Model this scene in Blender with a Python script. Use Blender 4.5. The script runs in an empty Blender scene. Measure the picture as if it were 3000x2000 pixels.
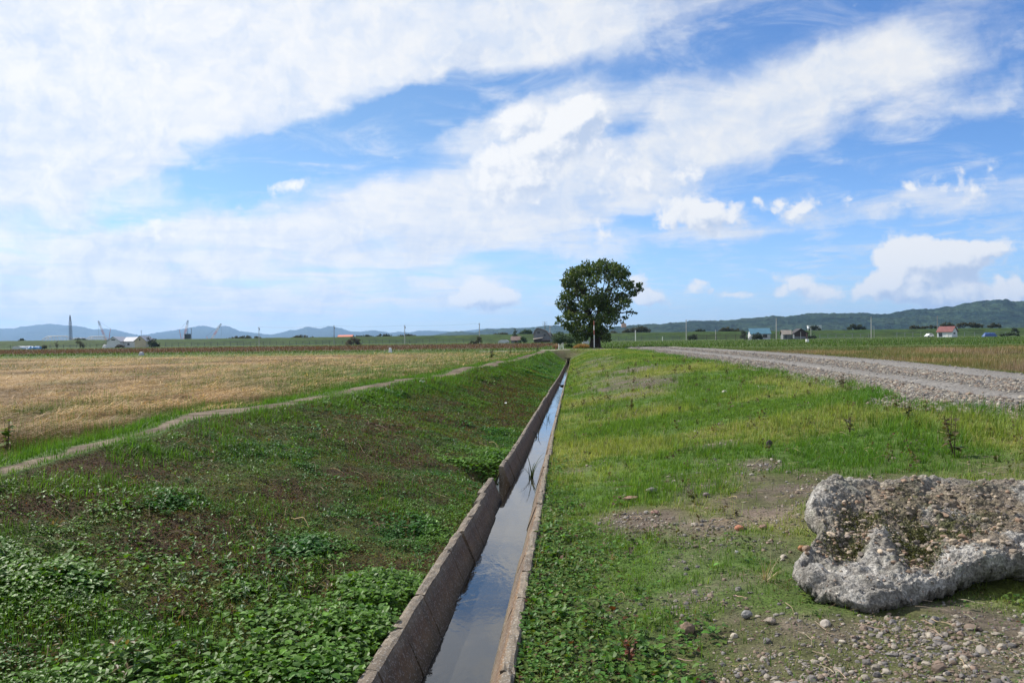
import bpy, bmesh, math, random
import numpy as np
from mathutils import Vector, Matrix

sc = bpy.context.scene
COL = sc.collection
RNG = np.random.default_rng(7)
random.seed(7)

# ------------------------------------------------------------------ camera
FPX, CZ = 2500.0, 1.0                      # focal length in photo pixels, eye height over the plain
def _rx(a): c, s = math.cos(a), math.sin(a); return np.array([[1, 0, 0], [0, c, -s], [0, s, c]])
def _rz(a): c, s = math.cos(a), math.sin(a); return np.array([[c, -s, 0], [s, c, 0], [0, 0, 1]])
CAMR = _rz(math.atan(165 / FPX)) @ _rx(math.pi / 2 - 4 / FPX) @ _rz(-math.radians(.75))
cam = bpy.data.cameras.new('camera')
cam.sensor_width = 36; cam.lens = FPX / 3000 * 36
cam.clip_start = .05; cam.clip_end = 60000
camo = bpy.data.objects.new('camera', cam); COL.objects.link(camo)
M = Matrix(CAMR.tolist()).to_4x4(); M.translation = (0, 0, CZ)
camo.matrix_world = M
sc.camera = camo

def ray(px, py): return CAMR @ np.array([(px - 1500) / FPX, (1000 - py) / FPX, -1.])
def G(px, py, z=0.0):                       # photo pixel -> point at height z
    d = ray(px, py); t = (z - CZ) / d[2]; return d * t + np.array([0, 0, CZ])
def D(px, py, Y):                           # photo pixel -> point at distance Y
    d = ray(px, py); return d * (Y / d[1]) + np.array([0, 0, CZ])
def proj(P):
    q = (np.asarray(P) - np.array([0, 0, CZ])) @ CAMR
    w = np.where(q[..., 2] < -.05, -q[..., 2], np.nan)
    return 1500 + FPX * q[..., 0] / w, 1000 - FPX * q[..., 1] / w

# ------------------------------------------------------------------ light
SUN_AZ, SUN_EL = -62.0, 43.0                # degrees, azimuth from +Y towards +X
sd = Vector((math.sin(math.radians(SUN_AZ)) * math.cos(math.radians(SUN_EL)),
             math.cos(math.radians(SUN_AZ)) * math.cos(math.radians(SUN_EL)), math.sin(math.radians(SUN_EL))))
sl = bpy.data.lights.new('sun', 'SUN'); sl.energy = 4.3; sl.angle = math.radians(.53); sl.color = (1, .95, .86)
so = bpy.data.objects.new('sun', sl); COL.objects.link(so)
so.rotation_euler = sd.to_track_quat('Z', 'Y').to_euler()
sc.view_settings.view_transform = 'Standard'; sc.view_settings.look = 'None'
sc.view_settings.exposure = 0.75; sc.view_settings.gamma = 1; sc.view_settings.use_curve_mapping = False
sc.cycles.use_denoising = True
sc.cycles.max_bounces = 6; sc.cycles.transparent_max_bounces = 8; sc.cycles.volume_bounces = 0

def L(r, g, b):                             # 0-255 display colour -> linear
    f = lambda c: (c / 255 / 12.92) if c / 255 <= .04045 else ((c / 255 + .055) / 1.055) ** 2.4
    return np.array([f(r), f(g), f(b)])

class NT:
    """small node-tree helper"""
    def __init__(s, nt): s.nt = nt
    def n(s, typ, inp=None, **kw):
        nd = s.nt.nodes.new(typ)
        for k, v in kw.items(): setattr(nd, k, v)
        for k, v in (inp or {}).items():
            if isinstance(v, bpy.types.NodeSocket): s.nt.links.new(v, nd.inputs[k])
            else: nd.inputs[k].default_value = v
        return nd
    def math(s, op, a, b=None, c=None, clamp=False):
        nd = s.n('ShaderNodeMath', operation=op, use_clamp=clamp)
        for i, v in enumerate((a, b, c)):
            if v is None: continue
            if isinstance(v, bpy.types.NodeSocket): s.nt.links.new(v, nd.inputs[i])
            else: nd.inputs[i].default_value = v
        return nd.outputs[0]
    def mix(s, f, a, b, blend='MIX'):
        nd = s.n('ShaderNodeMix', data_type='RGBA', blend_type=blend)
        for i, v in ((0, f), (6, a), (7, b)):
            if isinstance(v, bpy.types.NodeSocket): s.nt.links.new(v, nd.inputs[i])
            else: nd.inputs[i].default_value = v if i == 0 else (*v[:3], 1)
        return nd.outputs[2]
    def smooth(s, v, lo, hi, a=0.0, b=1.0):
        nd = s.n('ShaderNodeMapRange', interpolation_type='SMOOTHSTEP')
        s.nt.links.new(v, nd.inputs[0])
        for i, x in enumerate((lo, hi, a, b)): nd.inputs[i + 1].default_value = x
        return nd.outputs[0]
    def noise(s, vec, scale, detail=4, rough=.5, dist=0.0):
        return s.n('ShaderNodeTexNoise', {'Vector': vec, 'Scale': scale, 'Detail': detail, 'Roughness': rough, 'Distortion': dist}).outputs[0]

# ------------------------------------------------------------------ sky with clouds
world = bpy.data.worlds.new('World'); sc.world = world; world.use_nodes = True
W = NT(world.node_tree); bg = world.node_tree.nodes['Background']
sky = W.n('ShaderNodeTexSky', sky_type='NISHITA', sun_disc=False, sun_elevation=math.radians(SUN_EL),
          sun_rotation=math.radians(SUN_AZ), altitude=0, air_density=1.0, dust_density=.35, ozone_density=1.5)
gen = W.n('ShaderNodeTexCoord').outputs['Generated']
sep = W.n('ShaderNodeSeparateXYZ', {0: gen})
dx, dy, dz = sep.outputs
# white balance of the blue: deeper away from the horizon and away from the sun
gain = W.mix(W.smooth(dx, -.35, .45), (.49, .635, .77), (.36, .575, .88))
gain = W.mix(W.smooth(dz, .0, .26), (.55, .74, 1.13), gain)
skyc = W.mix(1.0, sky.outputs[0], gain, 'MULTIPLY')
yy = W.math('MAXIMUM', dy, .15)
uv = W.n('ShaderNodeCombineXYZ', {0: W.math('DIVIDE', dx, yy), 1: W.math('DIVIDE', dz, yy), 2: 0.0}).outputs[0]
zz = W.math('ADD', W.math('MAXIMUM', dz, 0.0), .06)
pl = W.n('ShaderNodeCombineXYZ', {0: W.math('DIVIDE', dx, zz), 1: W.math('DIVIDE', dy, zz), 2: 0.0}).outputs[0]
def warped(src, scale, detail, ax, ay):
    w = W.n('ShaderNodeTexNoise', {'Vector': src, 'Scale': scale, 'Detail': detail, 'Roughness': .6})
    v = W.n('ShaderNodeVectorMath', {0: w.outputs[1], 1: (.5, .5, .5)}, operation='SUBTRACT').outputs[0]
    v = W.n('ShaderNodeVectorMath', {0: v, 1: (ax, ay, 0)}, operation='MULTIPLY').outputs[0]
    return W.n('ShaderNodeVectorMath', {0: src, 1: v}, operation='ADD').outputs[0]
uvw = warped(uv, 9.0, 5.0, .12, .06)
uvp = warped(uv, 24.0, 4.0, .022, .018)
def cover(blobs, src, start):
    """sum of soft ellipses in sky direction: (photo x, y, radius x, radius y, tilt, weight)"""
    acc = start
    for (px, py, rx, ry, ang, wt) in blobs:
        d = ray(px, py)
        mp = W.n('ShaderNodeMapping', {'Vector': src, 'Location': (d[0] / d[1], d[2] / d[1], 0), 'Rotation': (0, 0, math.radians(ang)),
                                       'Scale': (rx / FPX, ry / FPX, 1)}, vector_type='TEXTURE')
        g = W.n('ShaderNodeTexGradient', {'Vector': mp.outputs[0]}, gradient_type='SPHERICAL').outputs[1]
        acc = W.math('MULTIPLY_ADD', g, wt, acc)
    return acc
SHEET = [(250, 60, 1500, 620, 16, 2.2), (60, 420, 800, 300, 10, 1.2), (1250, 20, 1000, 330, 14, 1.3), (1750, 130, 620, 200, 12, .6),
         (900, 650, 1300, 170, 3, .85), (250, 740, 900, 130, 2, .5), (1400, 640, 700, 130, 4, .7), (1450, 860, 1100, 90, 2, .5), (300, 880, 1300, 170, 2, 1.15),
         (2150, 400, 900, 190, 18, .85), (2050, 330, 500, 160, 18, .4), (2550, 160, 800, 200, 20, .6), (2750, 30, 500, 100, 25, .3), (2900, 290, 360, 80, 14, .7), (1800, 300, 500, 120, 12, .5),
         (2650, 610, 900, 70, 7, .62), (2000, 690, 600, 60, 8, .55), (2850, 700, 420, 50, 9, .6), (1900, 800, 300, 40, 4, .35), (1450, 480, 420, 260, 30, .7), (1350, 750, 600, 90, 3, .4),
         (950, 425, 500, 115, 17, -1.6), (1380, 275, 440, 85, 13, -1.2), (760, 500, 330, 70, 6, -.9), (640, 440, 160, 90, 10, -.5), (380, 650, 150, 40, 4, -.5), (1130, 690, 200, 26, 2, -.3), (1900, 645, 260, 30, 6, -.35),
         (2650, 465, 850, 95, 14, -.9), (2550, 740, 900, 85, 5, -.7), (2050, 800, 600, 60, 3, -.35), (2010, 120, 300, 80, 22, -.5), (2850, 40, 350, 140, 0, -.45), (1850, 610, 120, 50, 0, -.25), (1850, 360, 300, 50, 10, -.3)]
PUFF = [(1560, 440, 230, 180, 50, .9), (1700, 370, 130, 110, 40, .9), (1450, 540, 280, 160, 10, .6), (1810, 480, 190, 140, 40, .6), (2010, 520, 230, 90, 10, .5), (1960, 630, 105, 75, 20, 1.0), (2060, 630, 70, 90, 0, .8), (2130, 635, 120, 80, 0, .95), (2250, 590, 80, 36, 0, .4),
        (2340, 620, 110, 62, 0, .8), (2680, 550, 150, 60, 10, .55), (2850, 550, 140, 70, 0, .55), (2480, 590, 40, 40, 0, .6), (1760, 680, 90, 60, 0, .8), (1415, 862, 130, 72, -4, 1.5), (1330, 882, 100, 30, 0, .5), (1480, 875, 70, 36, 0, .5),
        (2650, 760, 130, 130, 20, 1.4), (2750, 805, 200, 115, -15, 1.35), (2560, 838, 100, 46, 20, .9), (2985, 850, 70, 105, 40, 1.2), (2870, 725, 220, 60, 8, .75), (2790, 765, 170, 70, 8, .8), (1730, 325, 90, 75, 60, .8), (1640, 370, 120, 70, 30, .6), (1500, 350, 110, 60, 20, .6), (2850, 880, 230, 60, 0, .8), (2650, 860, 260, 60, 0, .7),
        (2385, 850, 95, 62, 5, 1.05), (2300, 818, 80, 32, 0, .85), (2285, 855, 55, 30, 0, .7), (2130, 865, 75, 28, 0, .8), (2045, 833, 70, 32, 0, .85), (2035, 862, 80, 24, 0, .6), (2200, 865, 60, 26, 0, .7), (1910, 878, 110, 36, 0, .8), (1880, 830, 80, 70, -30, .9), (500, 690, 200, 70, 5, .5), (450, 650, 70, 50, 0, .6), (760, 610, 260, 80, 5, .4), (860, 540, 120, 40, 8, .6), (1150, 520, 80, 22, 12, .6), (1180, 460, 70, 22, 8, .6)]
cs = cover(SHEET, uvw, 0.0)
# elsewhere in the sky (behind the camera, overhead) a broken layer
far = W.math('MULTIPLY', W.smooth(dy, .35, .1), .55)
cs = W.math('ADD', cs, far)
nl = W.noise(pl, 1.25, 10, .62, .5)
nl2 = W.noise(uvw, 12.0, 9, .62, .2)
ns = W.math('MULTIPLY_ADD', nl, .6, W.math('MULTIPLY', nl2, .4))
a_s = W.smooth(W.math('MULTIPLY_ADD', W.math('SUBTRACT', ns, .5), 2.5, cs), -.02, .92)
a_s = W.math('MULTIPLY', a_s, .98)
veil = W.smooth(W.noise(pl, 2.4, 9, .66, .8), .42, .74, 0, .62)
veil = W.math('MULTIPLY', veil, W.smooth(nl2, .30, .55))
a_s = W.math('MAXIMUM', a_s, veil)
cp = cover(PUFF, uvp, 0.0)
def billow(v):                                # rounded lobes with sharp creases between them
    big_ = W.math('ABSOLUTE', W.math('MULTIPLY_ADD', W.noise(v, 17.0, 2, .5), 2.0, -1.0))
    mid_ = W.math('ABSOLUTE', W.math('MULTIPLY_ADD', W.noise(v, 44.0, 3, .5), 2.0, -1.0))
    fin_ = W.noise(v, 60.0, 6, .62)
    return W.math('ADD', W.math('MULTIPLY_ADD', big_, .95, W.math('MULTIPLY', mid_, .6)), W.math('MULTIPLY', fin_, .75))
npf = billow(uvp)
puffn = W.math('MULTIPLY', W.math('SUBTRACT', npf, .78), 1.0)
a_p = W.smooth(W.math('ADD', cp, puffn), .10, .58)
alpha = W.math('SUBTRACT', 1.0, W.math('MULTIPLY', W.math('SUBTRACT', 1.0, a_s), W.math('SUBTRACT', 1.0, a_p)))
# brightness: thick clouds white, folds and thin veils bluish grey
fold = W.smooth(W.math('MULTIPLY_ADD', nl, .5, W.math('MULTIPLY', W.noise(uvw, 20.0, 8, .62), .5)), .36, .60)
upv = W.n('ShaderNodeVectorMath', {0: uvp, 1: (-.009, .011, 0)}, operation='ADD').outputs[0]
relief = W.math('SUBTRACT', W.math('ADD', cp, npf), W.math('ADD', cover(PUFF, upv, 0.0), billow(upv)))
foldp = W.smooth(relief, -.62, .26)
sunw = W.smooth(dx, -.60, .30, 1.05, .95)
WHITE, GREY = L(255, 255, 255) * .575, L(198, 213, 238) * .59
rip = W.smooth(W.noise(uvw, 46.0, 6, .6, .3), .38, .60)
c_s = W.mix(W.math('MULTIPLY_ADD', rip, .20, W.math('MULTIPLY', fold, .80)), L(212, 226, 248) * .59, WHITE)
c_p = W.mix(foldp, GREY, WHITE * 1.04)
ccol = W.mix(a_p, c_s, c_p)
ccol = W.n('ShaderNodeVectorMath', {0: ccol, 3: W.math('MULTIPLY', sunw, 10.0)}, operation='SCALE').outputs[0]
W.nt.links.new(W.mix(alpha, skyc, ccol), bg.inputs[0])
bg.inputs[1].default_value = .1

# ------------------------------------------------------------------ helpers: noise, meshes, materials
_perm = np.random.default_rng(3).random((512, 512))
def vnoise(x, y):
    xi = np.floor(x).astype(int); yi = np.floor(y).astype(int)
    fx = x - xi; fy = y - yi; fx = fx * fx * (3 - 2 * fx); fy = fy * fy * (3 - 2 * fy)
    g = lambda a, b: _perm[a % 512, b % 512]
    return (g(xi, yi) * (1 - fx) + g(xi + 1, yi) * fx) * (1 - fy) + (g(xi, yi + 1) * (1 - fx) + g(xi + 1, yi + 1) * fx) * fy
def fbm(x, y, s=1.0, o=4, seed=0):
    x = np.asarray(x, float) * s + 17.3 * seed; y = np.asarray(y, float) * s + 9.1 * seed
    a, t, r = .5, 0, 0
    for i in range(o):
        r = r + a * vnoise(x, y); t += a; a *= .5; x = x * 2.03 + 5.2; y = y * 2.03 + 1.7
    return r / t
def sstep(x, a, b): t = np.clip((x - a) / (b - a), 0, 1); return t * t * (3 - 2 * t)
def lerp(a, b, t): return a + (b - a) * t
def mixc(c1, c2, t): return np.asarray(c1) * (1 - t[..., None]) + np.asarray(c2) * t[..., None]

def tag(o, label=None, cat=None, group=None, kind=None):
    if label: o['label'] = label
    if cat: o['category'] = cat
    if group: o['group'] = group
    if kind: o['kind'] = kind
    return o

def npmesh(name, V, F, mat, col=None, parent=None, smooth=False):
    """V (n,3), F (m,k) same-size faces or list of arrays; col (n,3) colour attribute"""
    me = bpy.data.meshes.new(name)
    Fs = F if isinstance(F, list) else [F]
    V = np.asarray(V, np.float32)
    me.vertices.add(len(V)); me.vertices.foreach_set('co', V.ravel())
    loops = np.concatenate([f.ravel() for f in Fs]).astype(np.int32)
    tot = np.concatenate([np.full(len(f), f.shape[1]) for f in Fs]).astype(np.int32)
    st = np.concatenate([[0], np.cumsum(tot)[:-1]]).astype(np.int32)
    me.loops.add(len(loops)); me.loops.foreach_set('vertex_index', loops)
    me.polygons.add(len(tot)); me.polygons.foreach_set('loop_start', st)
    me.polygons.foreach_set('use_smooth', np.full(len(tot), smooth))
    if col is not None:
        at = me.attributes.new('col', 'FLOAT_COLOR', 'POINT')
        c4 = np.ones((len(V), 4), np.float32); c4[:, :3] = col
        at.data.foreach_set('color', c4.ravel())
    me.update(calc_edges=True)
    me.materials.append(mat)
    o = bpy.data.objects.new(name, me); COL.objects.link(o)
    if parent: o.parent = parent
    return o

def empty(name, loc=(0, 0, 0), rz=0.0):
    o = bpy.data.objects.new(name, None); COL.objects.link(o)
    o.location = loc; o.rotation_euler = (0, 0, rz); o.empty_display_size = .2
    return o

def mat_simple(name, col, rough=.8, var=.25, scale=3.0, bump=0.0, bscale=None, metal=0.0, spec=.4, col2=None):
    m = bpy.data.materials.new(name); m.use_nodes = True
    T = NT(m.node_tree); b = m.node_tree.nodes['Principled BSDF']
    pos = T.n('ShaderNodeTexCoord').outputs['Object']
    nz = T.smooth(T.noise(pos, scale, 5, .6), .3, .7)
    c = np.asarray(col, float); c2 = c * (1 - var) if col2 is None else np.asarray(col2, float)
    T.nt.links.new(T.mix(nz, c2, c), b.inputs['Base Color'])
    b.inputs['Roughness'].default_value = rough; b.inputs['Metallic'].default_value = metal
    b.inputs['Specular IOR Level'].default_value = spec
    if bump:
        bp = T.n('ShaderNodeBump', {'Height': T.noise(pos, bscale or scale * 4, 5, .6), 'Strength': bump, 'Distance': .02})
        T.nt.links.new(bp.outputs[0], b.inputs['Normal'])
    return m

def mat_leaf(name, rough=.5, trans=.35, spec=.3, nscale=0.0):
    """colour from the 'col' attribute, light passing through thin blades"""
    m = bpy.data.materials.new(name); m.use_nodes = True
    T = NT(m.node_tree); b = m.node_tree.nodes['Principled BSDF']; out = m.node_tree.nodes['Material Output']
    a = T.n('ShaderNodeAttribute', attribute_name='col').outputs['Color']
    T.nt.links.new(a, b.inputs['Base Color'])
    b.inputs['Roughness'].default_value = rough; b.inputs['Specular IOR Level'].default_value = spec
    tcol = T.mix(1.0, a, (1.25, 1.2, .55), 'MULTIPLY')
    tr = T.n('ShaderNodeBsdfTranslucent', {'Color': tcol})
    mx = T.n('ShaderNodeMixShader', {0: trans, 1: b.outputs[0], 2: tr.outputs[0]})
    T.nt.links.new(mx.outputs[0], out.inputs['Surface'])
    return m

def mat_ground(name, fine=60.0, amp=.5, bump=.6, rough=.9, mid=9.0, speck=None, dist=.015):
    """ground: colour attribute broken up by fine grain, bumpy"""
    m = bpy.data.materials.new(name); m.use_nodes = True
    T = NT(m.node_tree); b = m.node_tree.nodes['Principled BSDF']
    a = T.n('ShaderNodeAttribute', attribute_name='col').outputs['Color']
    pos = T.n('ShaderNodeTexCoord').outputs['Object']
    n1 = T.smooth(T.noise(pos, fine, 5, .7), .28, .72, 1 - amp, 1 + amp)
    n2 = T.smooth(T.noise(pos, mid, 5, .65), .3, .7, 1 - amp * .55, 1 + amp * .55)
    c = T.n('ShaderNodeVectorMath', {0: a, 3: T.math('MULTIPLY', n1, n2)}, operation='SCALE').outputs[0]
    if speck:
        v = T.n('ShaderNodeTexVoronoi', {'Vector': pos, 'Scale': speck[0], 'Randomness': 1.0})
        k = T.n('ShaderNodeSeparateColor', {0: v.outputs['Color']})
        val = T.smooth(k.outputs[0], 0, 1, speck[1], speck[2])
        c = T.n('ShaderNodeVectorMath', {0: c, 3: val}, operation='SCALE').outputs[0]
    T.nt.links.new(c, b.inputs['Base Color'])
    b.inputs['Roughness'].default_value = rough; b.inputs['Specular IOR Level'].default_value = .15
    h = T.math('MULTIPLY_ADD', T.noise(pos, fine, 4, .7), .5, T.noise(pos, mid, 4, .6))
    bp = T.n('ShaderNodeBump', {'Height': h, 'Strength': bump, 'Distance': dist})
    T.nt.links.new(bp.outputs[0], b.inputs['Normal'])
    return m

def rotz(a):
    c, s = np.cos(a), np.sin(a); R = np.zeros((len(a), 3, 3)); R[:, 0, 0] = c; R[:, 0, 1] = -s; R[:, 1, 0] = s; R[:, 1, 1] = c; R[:, 2, 2] = 1; return R
def rotx(a):
    c, s = np.cos(a), np.sin(a); R = np.zeros((len(a), 3, 3)); R[:, 1, 1] = c; R[:, 1, 2] = -s; R[:, 2, 1] = s; R[:, 2, 2] = c; R[:, 0, 0] = 1; return R
def scatter(T, F, pos, R, scale, col, tint=None):
    """copies of template T (k,3) at pos with rotation R (N,3,3), scale (N,) or (N,3), colour (N,3), per-vertex tint (k,)"""
    N, k = len(pos), len(T)
    sc_ = scale[:, None] * np.ones((1, 3)) if np.ndim(scale) == 1 else scale
    V = np.einsum('nij,nkj->nki', R, T[None] * sc_[:, None, :]) + pos[:, None, :]
    C = np.repeat(col[:, None, :], k, 1)
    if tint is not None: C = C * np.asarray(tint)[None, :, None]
    FF = (F[None] + (np.arange(N) * k)[:, None, None]).reshape(-1, F.shape[1])
    return V.reshape(-1, 3), FF, np.clip(C.reshape(-1, 3), 0, 1)
class Acc:
    def __init__(s): s.V, s.F, s.C, s.n = [], [], [], 0
    def add(s, V, F, C): s.V.append(V); s.F.append(F + s.n); s.C.append(C); s.n += len(V)
    def build(s, name, mat, parent=None, smooth=False):
        return npmesh(name, np.concatenate(s.V), np.concatenate(s.F), mat, np.concatenate(s.C), parent, smooth)

# ------------------------------------------------------------------ the lie of the land
def interp(pts): a = np.array(pts, float); return lambda y: np.interp(y, a[:, 0], a[:, 1])
YEND = 80.0
ZT = lambda y: -.575 - .0045 * np.clip(y, 0, YEND)           # top of the flume walls
ZW = lambda y: -.845 - .0045 * np.clip(y, 0, YEND)           # water
WL = interp([(-6, -1.03), (3.9, -1.02), (5.3, -.998), (7.6, -.975), (9.6, -.93), (10.6, -.925), (14.5, -.85), (26.5, -.71), (40, -.50), (60, -.30), (80, -.16)])
WR = interp([(-6, -.27), (8, -.272), (16, -.262), (28, -.17), (44, -.06), (60, .06), (80, .17)])
XR = interp([(-6, -4.4), (3, -4.45), (6.5, -4.5), (8.1, -4.55), (10.5, -4.72), (11.8, -4.5), (13.2, -4.35), (15.5, -4.2), (18.4, -3.85), (24, -3.5), (30, -3.2), (40, -2.65), (62, -1.8), (80, -1.7), (95, -1.7), (12000, -1.7)])
XL = interp([(-6, -5.0), (6, -4.95), (8.7, -4.95), (10.5, -5.1), (11.8, -5.3), (13.5, -4.75), (16, -4.7), (20.7, -4.4), (27, -4.05), (34, -3.7), (45, -3.1), (62, -2.5), (80, -2.5), (95, -2.5), (12000, -2.5)])
_xr, _xl = XR, XL
def XR(y): y = np.asarray(y, float); return _xr(y) + (.34 * (fbm(y * 0, y, .75, 3, 201) - .5) + .16 * (fbm(y * 0, y, 3, 2, 202) - .5)) * sstep(y, 90, 70)
def XL(y): y = np.asarray(y, float); return _xl(y) + (.30 * (fbm(y * 0, y, .8, 3, 203) - .5) + .12 * (fbm(y * 0, y, 3.3, 2, 204) - .5)) * sstep(y, 90, 70)
RL = interp([(-6, 6.2), (6, 5.9), (10.9, 5.5), (12, 5.0), (13.3, 4.75), (15, 5.15), (17.4, 5.45), (20, 5.5), (27, 5.7), (45, 5.8), (64, 5.9), (80, 5.2), (95, 6.2), (130, 8.5), (12000, 8.5)])
RR = interp([(-6, 9.2), (10, 9.4), (19.4, 9.95), (28.7, 11.2), (42, 11.8), (68, 11.6), (90, 10.4), (110, 10.3), (130, 11.5), (12000, 11.5)])

def windrow(x, y):
    a = math.radians(9); ac = x * math.cos(a) - y * math.sin(a); al = x * math.sin(a) + y * math.cos(a)
    p = ac / 1.75 + .55 * fbm(ac * .05, al * .12, 1, 3, 301)
    w = (.5 + .5 * np.cos(2 * np.pi * p)) ** 1.4 * (.55 + .9 * fbm(ac, al * .35, .5, 3, 302))
    return np.clip(.62 * w + .95 * (fbm(x, y, 1.5, 4, 303) - .28), 0, 1)
def path_grass(x, y):
    xl, xr = XL(y), XR(y); hw = np.maximum((xr - xl) / 2, .1)
    return sstep(.62 * fbm(x, y, .8, 3, 44) + .17 + .28 * sstep(np.abs(x - (xl + xr) / 2 + .5 * hw * (fbm(x, y, 1.7, 3, 144) - .5)) / hw, .35, 1.05) - .10 * sstep(y, 13, 19), .50, .61)
def slab_foot(x, y): return np.exp(-(((x - 2.35) / 1.05) ** 4 + ((y - 5.42) / .66) ** 4))
def height(x, y):
    x = np.asarray(x, float); y = np.asarray(y, float)
    xl, xr, wl, wr, rl, rr = XL(y), XR(y), WL(y), WR(y), RL(y), RR(y)
    fade = sstep(y, 79.0, 82.0)                              # the ditch closes at the crossing track
    dfade = 1 - sstep(y, 60, 400) * .7
    z_field = -.10 + .05 * (fbm(x, y, .9, 3, 1) - .5) + .04 * (fbm(x, y, .15, 2, 2) - .5) + .13 * (windrow(x, y) - .4) * sstep(xl - x, .5, 1.3) * (1 - sstep(y, 68, 74))
    z_path = .05 * (fbm(x, y, .8, 3, 4) - .5) + (.10 + .12 * sstep(y, 12, 22)) * (fbm(x, y, .22, 2, 5) - .5)
    t = np.clip((x - xr) / (wl - xr), 0, 1)
    zb = (ZT(y) - .09) * (1 - fade)
    prof = lerp(sstep(t, -.15, 1.05) * .45 + .55 * t ** .9, t ** .75, .35)
    prof = prof - prof * 0
    z_bank = z_path * (1 - t) + zb * prof + (.10 * (fbm(x, y, 1.3, 3, 6) - .5) + .05 * (fbm(x, y, 5, 3, 7) - .5)) * sstep(t, 0, .15) * sstep(t, 1.0, .9)
    z_bank = z_bank - .30 * np.exp(-((x - (wl - .10)) / .20) ** 2 - ((y - 10.75) / .45) ** 2)
    u = np.clip((x - wr) / (rl - wr), 0, 1)
    far = sstep(y, 9, 38)
    shape = lerp(u ** 1.08, 1 - (1 - u) ** 3.2, far)
    zv0 = (ZT(y) - .05) * (1 - fade)
    z_verge = zv0 * (1 - shape) + (.13 * (fbm(x, y, .75, 3, 8) - .5) + .035 * (fbm(x, y, 4, 3, 9) - .5)) * sstep(u, 0.0, .12) * sstep(u, 1, .9)
    z_verge = z_verge - .07 * slab_foot(x, y) - .13 * np.exp(-((x - 2.9) / .75) ** 2 - ((y - 4.4) / .8) ** 2)
    rc = np.clip((x - rl) / (rr - rl), 0, 1)
    rut = -.05 * (np.exp(-((rc - .26) / .09) ** 2) + np.exp(-((rc - .78) / .10) ** 2))
    z_road = .15 + rut + .03 * (fbm(x, y, 1.6, 3, 10) - .5) - .15 * (1 - sstep(rc, 0, .17)) - .08 * sstep(rc, .94, 1)
    z_mead = -.06 + .12 * (fbm(x, y, .35, 3, 11) - .5)
    z = np.where(x < xl - .55, z_field, np.where(x < xl, lerp(z_field, z_path, sstep(x, xl - .55, xl)), z_path))
    z = np.where(x > xr, z_bank, z)
    z = np.where(x >= wl, lerp(zb, zv0, np.clip((x - wl) / (wr - wl), 0, 1)), z)
    z = np.where(x > wr, z_verge, z)
    z = np.where(x > rl, z_road, z)
    z = np.where(x > rr, lerp(z_road, z_mead, sstep(x, rr, rr + .8)), z)
    flat = sstep(y, 84, 110)
    return z * (1 - flat) + flat * (-.02 + .1 * (fbm(x, y, .2, 2, 12) - .5))

# patches of the grass verge, read off the photograph once and kept as places on the ground
def patch(px, py, rx, ry, w, z):
    c = G(px, py, z); hy = py - 994
    return (c[0], c[1], rx * c[1] / FPX, ry * c[1] / hy, w)
def field_of(ps, x, y):
    r = np.zeros_like(x)
    for (cx, cy, rx, ry, w) in ps:
        r = np.maximum(r, w * np.exp(-(((x - cx) / rx) ** 2 + ((y - cy) / ry) ** 2) * 1.1))
    return r
BARE = [patch(*p) for p in [(1870, 1120, 170, 22, .9, -.25), (1850, 1085, 120, 10, .7, -.2), (2095, 1258, 105, 8, .9, -.2), (2060, 1288, 60, 8, .6, -.2), (2330, 1355, 190, 48, 1, -.22), (2640, 1368, 330, 36, 1, -.2), (2240, 1310, 80, 20, .7, -.2),
        (2060, 1370, 150, 40, .55, -.3), (1880, 1452, 150, 34, .9, -.35), (2060, 1470, 180, 45, .7, -.3), (2230, 1420, 160, 50, .75, -.28), (2060, 1560, 230, 80, .75, -.4), (2280, 1560, 170, 80, .7, -.35),
        (2140, 1660, 230, 90, .7, -.42), (2250, 1790, 300, 100, .85, -.4), (2500, 1900, 650, 150, 1, -.36), (2100, 1950, 250, 80, .8, -.42), (2800, 1810, 400, 110, 1, -.35), (1780, 1750, 120, 60, .4, -.5), (1720, 1090, 60, 40, .5, -.5), (1760, 1062, 70, 20, .7, -.3), (1800, 1105, 60, 18, .5, -.3)]]
LEAFY = [patch(*p) for p in [(1650, 1850, 260, 190, 1, -.55), (1600, 1640, 110, 200, .9, -.58), (1850, 1900, 220, 110, .9, -.5), (2000, 1800, 120, 60, .7, -.45), (1720, 1600, 120, 130, .5, -.5), (1900, 1990, 300, 60, .9, -.5), (2500, 1960, 120, 40, .6, -.38), (2440, 1640, 90, 70, .7, -.38), (1850, 1190, 70, 16, .8, -.35), (2480, 1110, 90, 16, .5, -.1), (2330, 1690, 80, 40, .6, -.4)]]
BROWNB = [patch(*p) for p in [(540, 1640, 260, 80, .95, -.42), (800, 1580, 260, 90, .9, -.45), (1000, 1640, 150, 70, .7, -.5), (480, 1780, 180, 60, .7, -.48), (350, 1420, 260, 55, .8, -.25), (900, 1420, 260, 60, .55, -.3), (1060, 1330, 200, 50, .5, -.3), (1180, 1240, 130, 40, .6, -.3), (1450, 1120, 110, 28, 1.0, -.2), (1480, 1165, 110, 26, .9, -.3), (1250, 1400, 110, 70, .4, -.45), (550, 1930, 160, 60, .6, -.5), (150, 1560, 160, 40, .6, -.35), (1400, 1230, 90, 60, .4, -.4)]]
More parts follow.
